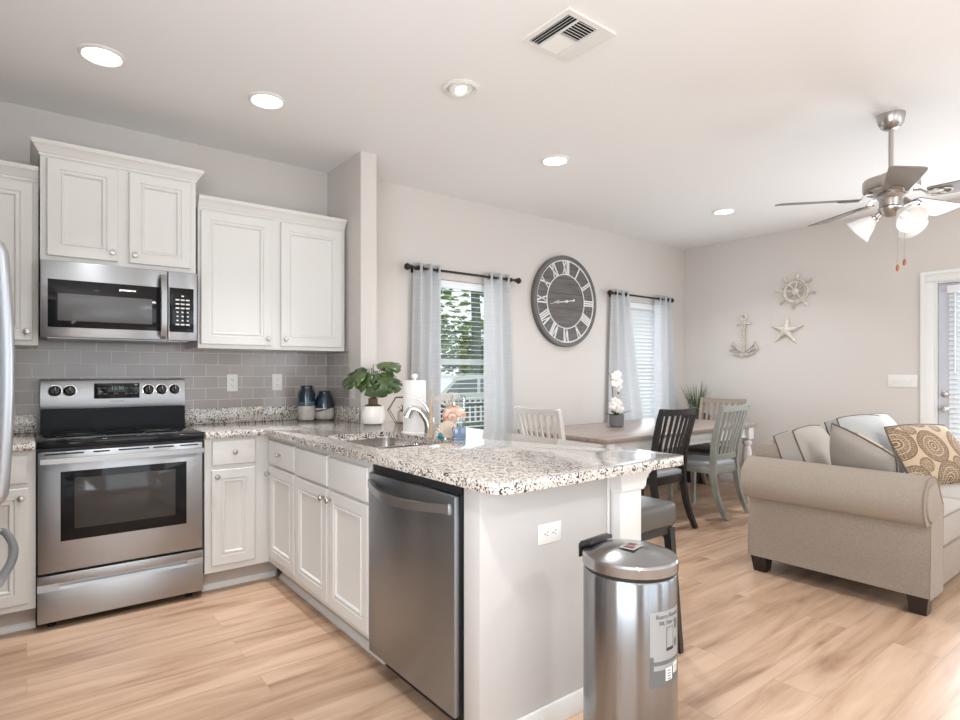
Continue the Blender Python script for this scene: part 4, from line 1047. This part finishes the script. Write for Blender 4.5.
t = thing('potted_monstera', 'split-leaf green plant in a rounded white pot on the counter', 'plant', (1.8085, 3.344, CT))
build('pot', [lathe([(.055, 0), (.068, .006), (.076, .03), (.077, .07), (.070, .112), (.067, .118), (.062, .116), (.062, .10), (.001, .098)], n=32)], WHITEPOT, t)
build('moss', [xf(ball((0, 0, 0), .064, 1, 1, .45, 18), T(0, 0, .105))], MOSS, t)
build('bark_stump', [lathe([(.032, .10), (.030, .165), (.022, .172), (.001, .174)], n=14)], SOIL, t)
RV = Vector((.7995, -.6007, 0)); FV = Vector((.6007, .7995, 0)); UV = Vector((0, 0, 1))
def monstera(base, tip, nrm, wid=.80):
    """split leaf: a heart outline with deep notches, gently cupped, from its stalk to its tip"""
    base = Vector(base); ax = Vector(tip) - base; size = ax.length; ax.normalize()
    nz = Vector(nrm); nz = (nz - ax * nz.dot(ax)).normalized(); ay = nz.cross(ax)
    out = []; N_ = 56
    for i in range(N_):
        q = 2 * pi * i / N_ - pi; a = abs(math.degrees(q))
        r = .42 + .16 * cos(q)
        if a > 160: r *= .62
        if 22 < a < 150 and i % 5 == 2: r *= .55
        out.append((.42 + r * cos(q), r * sin(q) * wid * 1.5))
    v = [(.12, 0, 0)]; f = []
    for k in (.5, 1.0):
        for (x, y) in out: v.append((.12 + (x - .12) * k, y * k, 0))
    n = N_
    for i in range(n):
        j = (i + 1) % n; f.append((0, 1 + i, 1 + j)); f.append((1 + i, 1 + n + i, 1 + n + j, 1 + j))
    v = [(x, y, -.16 * x * x + .10 * abs(y) - .35 * y * y) for x, y, z in v]
    return ([tuple(base + (ax * x + ay * y + nz * z) * size) for x, y, z in v], f)
lf = []; sm = []
# (right, away, up) of stalk end and tip as seen from the room, then the way the leaf faces
for (b_, t_, n_) in (((-.085, 0, .345), (-.285, -.02, .255), (-.25, -.55, 1)), ((-.075, .01, .365), (.105, -.02, .375), (.0, -.35, 1)), ((-.03, .05, .35), (.10, .03, .345), (.1, -.5, 1)),
                     ((-.07, -.01, .335), (-.055, -.11, .175), (-.1, -1, .55)), ((-.01, -.02, .335), (.035, -.10, .19), (.25, -1, .5)), ((-.10, -.01, .33), (-.15, -.08, .215), (-.5, -1, .5)),
                     ((.02, -.01, .27), (.105, -.04, .205), (.3, -1, .6)), ((-.05, .04, .33), (-.12, .07, .25), (-.3, -.6, 1)), ((-.02, -.04, .29), (.00, -.10, .165), (0, -1, .3)), ((.0, .03, .30), (.07, .05, .24), (.5, -.6, .8))):
    W3 = lambda p: RV * (p[0] + .075) + FV * p[1] + UV * (p[2] + .02)
    lf.append(monstera(W3(b_), W3(t_), RV * n_[0] + FV * n_[1] + UV * n_[2]))
    e = W3(b_); e2 = W3(b_) * .88 + W3(t_) * .12
    sm.append(tube([(e.x * .10, e.y * .10, .15), (e.x * .35, e.y * .35, .15 + (e.z - .15) * .6), tuple(e), tuple(e2)], [.0035, .003, .0025, .002], 6))
build('leaves', lf, LEAF, t, solid=.0015)
build('stems', sm, STEM, t)

t = thing('geometric_terrarium', 'small succulent in a blush pot inside a black wire hexagon frame', 'plant', (2.013, 3.29, CT))
build('pot', [lathe([(.034, .004), (.044, .010), (.046, .075), (.042, .078), (.040, .07), (.001, .068)], n=24)], PINKPOT, t)
random.seed(3)
build('succulent', [leafblade(.06, .020, 40 * i, 70 - 25 * (i % 3), .0, (0, 0, .068), 5) for i in range(12)], LEAF, t, solid=.003)
hx = [(-.055, .0), (.055, 0), (.105, .085), (.055, .168), (-.055, .168), (-.105, .085)]
wires = []
E1 = Vector((.80, -.60, 0)); E2 = Vector((.6, .8, 0))
for dy in (-.045, .045):
    P3 = [tuple(E1 * x + E2 * dy + Vector((0, 0, z + .003))) for x, z in hx]
    wires.append(tube(P3, .0028, 6, True))
for x, z in hx: wires.append(cyl(tuple(E1 * x - E2 * .045 + Vector((0, 0, z + .003))), tuple(E1 * x + E2 * .045 + Vector((0, 0, z + .003))), .0028, n=6))
build('wire_frame', wires, BLACKM, t)

t = thing('paper_towel_holder', 'white paper towel roll on an upright white holder', 'paper towel', (1.724, 2.708, CT))
build('base', [lathe([(.072, 0), (.072, .008), (.066, .012), (.001, .0125)], n=32)], WHITEPOT, t)
build('towel_roll', [lathe([(.020, .012), (.063, .012), (.064, .018), (.064, .288), (.063, .293), (.020, .293)], n=40)], PAPERW, t)
build('finial', [lathe([(.009, .29), (.009, .303), (.018, .308), (.020, .318), (.014, .328), (.001, .331)], n=20)], WHITEPOT, t)

# shells and coral in and around a clear jar
VX, VY = 1.755, 2.45
t = thing('glass_jar', 'clear glass jar holding white coral, beside the faucet', 'jar', (VX + .055, VY - .01, CT))
build('jar_wall', [lathe([(.040, 0), (.052, .004), (.054, .02), (.054, .205), (.050, .215), (.046, .215)], n=28, cap1=False)], JAR, t, solid=.002)
def coral(c, seed):
    random.seed(seed); s = []
    def br(p, d, L_, r, n):
        q = p + d * L_; s.append(tube([tuple(p), tuple((p + q) / 2 + Vector((random.uniform(-.004, .004),) * 3)), tuple(q)], [r, r * .9, r * .7], 6))
        if n:
            for k in range(3):
                e = (d + Vector((random.uniform(-.7, .7), random.uniform(-.7, .7), random.uniform(.0, .5)))).normalized(); br(q, e, L_ * .72, r * .75, n - 1)
    br(Vector(c), Vector((0, 0, 1)), .085, .007, 4); return s
o = ground(build('coral_branch', coral((VX + .055, VY - .01, CT + .006), 4), CORAL), (VX + .055, VY - .01, CT + .006))
tag(o, 'branching white coral standing in the clear glass jar', 'coral')
t = thing('conch_shell', 'orange and brown banded shell resting against the sandy shell', 'shell', (VX - .005, VY - .055, CT))
def snail(u, v):
    a = 2 * pi * u; th = v * 4.2 * pi; g = .034 * math.exp(-.16 * th); rad = g * 1.35
    cx_, cz_ = rad * cos(th), rad * sin(th)
    return ((cx_ + g * cos(a) * cos(th)), -.010 - .075 * (1 - math.exp(-.11 * th)) + g * sin(a) + .04, (cz_ + g * cos(a) * sin(th)))
build('shell_whorl', [xf(surf(snail, 14, 60, True), T(0, 0, .105) @ RZ(-36))], SHELLM, t)
build('shell_stand', [lathe([(.028, 0), (.024, .02), (.018, .05), (.026, .07)], n=16)], SAND, t)
o = ground(build('scallop_shell', [xf(surf(lambda u, v: (v * .065 * cos(pi * (.05 + .9 * u)) * (1 + .03 * cos(26 * pi * u)), -.020 * sin(pi * .5 * v) * sin(pi * u) - .004 * cos(26 * pi * u) * v, .004 + v * .085 * sin(pi * (.05 + .9 * u))), 52, 8), T(VX - .045, VY - .075, CT) @ RZ(-36) @ RX(-14))], SAND, solid=.004), (VX - .045, VY - .075, CT))
tag(o, 'sandy beige scallop shell propped up at the front of the shell group', 'shell')
o = ground(build('driftwood_stick', [tube([(VX - .065, VY + .045, CT), (VX - .062, VY + .046, CT + .09), (VX - .064, VY + .048, CT + .17), (VX - .055, VY + .045, CT + .245)], [.017, .013, .011, .004], 10)], DRIFT), (VX - .065, VY + .045, CT))
tag(o, 'upright pale driftwood stick between faucet and shells', 'driftwood')
t = thing('glass_votive', 'small square blue-grey glass votive at the end of the shells', 'votive', (1.745, 2.325, CT))
build('cup', [xf(s, RZ(-30)) for s in (box(-.032, .032, -.032, .032, 0, .012, .004), box(-.032, -.026, -.032, .032, .012, .062, .002), box(.026, .032, -.032, .032, .012, .062, .002), box(-.026, .026, -.032, -.026, .012, .062, .002), box(-.026, .026, .026, .032, .012, .062, .002))], BLUEJAR, t)
build('candle', [lathe([(.022, .012), (.022, .035), (.001, .036)], n=16)], BLUEJAR, t)
o = ground(build('teal_glass_block', [xf(bev(box(-.016, .016, -.016, .016, 0, .030), .004, 2), T(1.690, 2.405, CT) @ RZ(-20))], TEAL), (1.690, 2.405, CT))
tag(o, 'tiny teal glass block at the foot of the faucet', 'ornament')

# ================================================================== TRASH CAN
TX, TY, TR = 1.515, 1.125, .144
t = thing('trash_can', 'round stainless step trash can with sticker, by the peninsula end', 'trash can', (TX, TY, 0))
build('body', [lathe([(TR - .004, .030), (TR - .002, .034), (TR - .002, .632), (TR - .006, .639)], n=72)], STEELV, t)
build('base_ring', [lathe([(TR + .002, 0), (TR + .002, .026), (TR - .002, .032), (TR - .02, .032)], n=56)], BLACK, t)
build('gap_band', [lathe([(TR - .008, .636), (TR - .008, .651)], n=56)], BLACK, t)
build('lid', [lathe([(TR - .003, .649), (TR + .001, .652), (TR + .001, .679), (TR - .003, .686), (TR - .03, .696), (TR - .07, .705), (TR - .11, .710), (.001, .712)], n=72)], LIDSTEEL, t, ang=25)
LS = T(-.012, -.016, .7118) @ RZ(10)
build('lid_sticker', [xf(box(-.034, .034, -.024, .024, 0, .0014), LS)], PAPER, t)
build('lid_sticker_print', [xf(box(-.026, -.004, -.016, .014, .0014, .002), LS), xf(box(.004, .028, -.006, .018, .0014, .002), LS)], mat('red_brown_print', (.16, .035, .03), .5), t)
build('hinge', [xf(bev(prism([(TR - .045, .700), (TR - .002, .686), (TR + .002, .650), (TR + .006, .650), (TR + .007, .692), (TR - .002, .704), (TR - .025, .712), (TR - .045, .712)], 'y', -.060, .060), .005, 2, 40), RZ(96))], BLACK, t)
build('pedal', [xf(box(TR - .01, TR + .035, -.035, .035, .008, .022, .004), RZ(300))], BLACK, t)
def onc(u, v, r=TR + .0004):
    """label coordinates (metres along, height) wrapped on the body"""
    a = R(240) + u / TR
    return (r * cos(a), r * sin(a), v)
def wrap(x0, x1, z0, z1, r):
    n = max(1, int((x1 - x0) / .006))
    return surf(lambda u, v: onc(x0 + (x1 - x0) * u, z0 + (z1 - z0) * v, r), n, 1)
def wraptext(s, size, x, z, r, m):
    v, f = textshape(s, size, Matrix(), 0)
    return ([onc(p[0] + x, p[1] + z, r) for p in v], f)
RL = TR - .0016
lb = build('label_sticker', [wrap(0, .125, .335, .555, RL)], PAPER, t)
build('label_dark_block', [wrap(0, .125, .335, .345, RL + .0003), wrap(0, .012, .345, .425, RL + .0003), wrap(.012, .125, .398, .410, RL + .0003), wrap(.012, .125, .345, .384, RL + .0003)], GREYINK, lb)
build('label_white_boxes', [wrap(.055, .085, .349, .386, RL + .0006), wrap(.093, .118, .362, .392, RL + .0006)], WHITEINK, lb)
build('label_picture', [wrap(.058, .092, .440, .505, RL + .0003), ], GREYINK, lb)
build('label_picture_can', [wrap(.061, .089, .446, .503, RL + .0006)], PAPER, lb)
build('label_picture_base', [wrap(.058, .092, .436, .444, RL + .0006)], INK, lb)
build('label_title', [wraptext('Retro Round', .019, .070, .533, RL + .0006, None)], INK, lb)
build('label_subtitle', [wraptext('30L Step Can', .016, .072, .515, RL + .0006, None)], INK, lb)
build('label_fine_print', [wrap(.062, .078, .352 + .008 * i, .355 + .008 * i, RL + .0009) for i in range(4)] + [wrap(.098, .113, .366 + .007 * i, .3685 + .007 * i, RL + .0009) for i in range(3)], INK, lb)
build('label_seals', [xf(tube([(0, 0, 0)], .001), Matrix()) if False else surf(lambda u, v: onc(.108 + .010 * v * cos(2 * pi * u), .505 + .016 * v * sin(2 * pi * u), RL + .0005), 20, 2, True), surf(lambda u, v: onc(.106 + .009 * v * cos(2 * pi * u), .452 + .014 * v * sin(2 * pi * u), RL + .0005), 20, 2, True)], GREYINK, lb)

# ================================================================== OUTSIDE THE WINDOWS
struct('lawn', [box(-30, 60, 4.2, 70, -.36, -.30)], LAWN)
def tree(name, label, x, y, h, r, crown_r, ncl, fm, seed, low, group='trees beyond the lawn', csz=.5):
    t = thing(name, label, 'tree', (x, y, -.3), group=group)
    if r: build('trunk', [tube([(0, 0, 0), (.05, 0, h * .4), (-.03, .05, h * .75), (.04, 0, h)], [r, r * .9, r * .75, r * .4], 12)], BARK, t)
    random.seed(seed); s = []
    for i in range(ncl):
        c = Vector((random.gauss(0, crown_r * .5), random.gauss(0, crown_r * .4), low + random.random() ** 1.2 * (h - low)))
        for k in range(26):
            p = c + Vector((random.gauss(0, csz * .55), random.gauss(0, csz * .55), random.gauss(0, csz * .4)))
            a = random.uniform(.09, .20); m = T(*p) @ RZ(random.uniform(0, 360)) @ RX(random.uniform(-70, 70))
            s.append(xf(([(-a, 0, 0), (0, -a * .5, .02), (a, 0, 0), (0, a * .5, .02)], [(0, 1, 2, 3)]), m))
    build('foliage', s, fm, t, smooth=False)
    return t
tree('pine_tree', 'tall dark tree trunk with sparse leaves outside the window', 11.3, 14.2, 7.5, .17, 2.2, 24, FOL1, 2, 2.4)
tree('leafy_bush', 'green leafy bush below the tree trunk outside', 12.3, 18.0, 3.8, .06, 1.7, 110, FOL1, 3, .2, 'bushes beyond the lawn', .4)
tree('leafy_bush', 'yellow-green bush beside the tree trunk outside', 16.9, 20.9, 3.8, .06, 1.6, 90, FOL2, 8, .3, 'bushes beyond the lawn', .4)
tree('leafy_bush', 'green bush at the window edge outside', 19.5, 23.8, 3.4, .06, 1.6, 60, FOL1, 9, .2, 'bushes beyond the lawn', .4)

t = thing('parked_car', 'white parked car seen through the open blind', 'car', (9.2, 12.0, -.3), -8)
body = [(-1.9, .35), (-1.95, .75), (-1.6, .95), (-1.15, 1.02), (-.75, 1.38), (-.4, 1.46), (.6, 1.45), (1.15, 1.05), (1.85, .92), (1.98, .65), (1.95, .35)]
build('body', [bev(prism(body, 'y', -.8, .8), .06, 3, 20)], CARW, t)
build('side_window', [prism([(-1.0, 1.02), (-.68, 1.34), (-.1, 1.38), (-.1, 1.02)], 'y', -.812, -.79), prism([(0, 1.02), (0, 1.38), (.55, 1.36), (.95, 1.04)], 'y', -.812, -.79)], mat('car_glass', (.16, .19, .19), .2), t)
for x in (-1.25, 1.25):
    for y in (-.74, .74):
        build('wheel', [xf(lathe([(.16, -.1), (.30, -.1), (.33, -.06), (.33, .06), (.30, .1), (.16, .1)], n=24), T(x, y, .33) @ RX(90))], TYRE, t)
t = thing('picket_fence', 'low dark picket fence outside, in front of the car', 'fence', (7.0, 9.0, -.3))
for z in (.25, .88): build('rail', [box(-2.5, 2.5, -.02, .02, z, z + .07)], FENCEW, t)
for i in range(36): build('picket', [box(-2.48 + .14 * i, -2.48 + .14 * i + .065, -.045, -.021, 0, 1.0)], FENCEW, t)
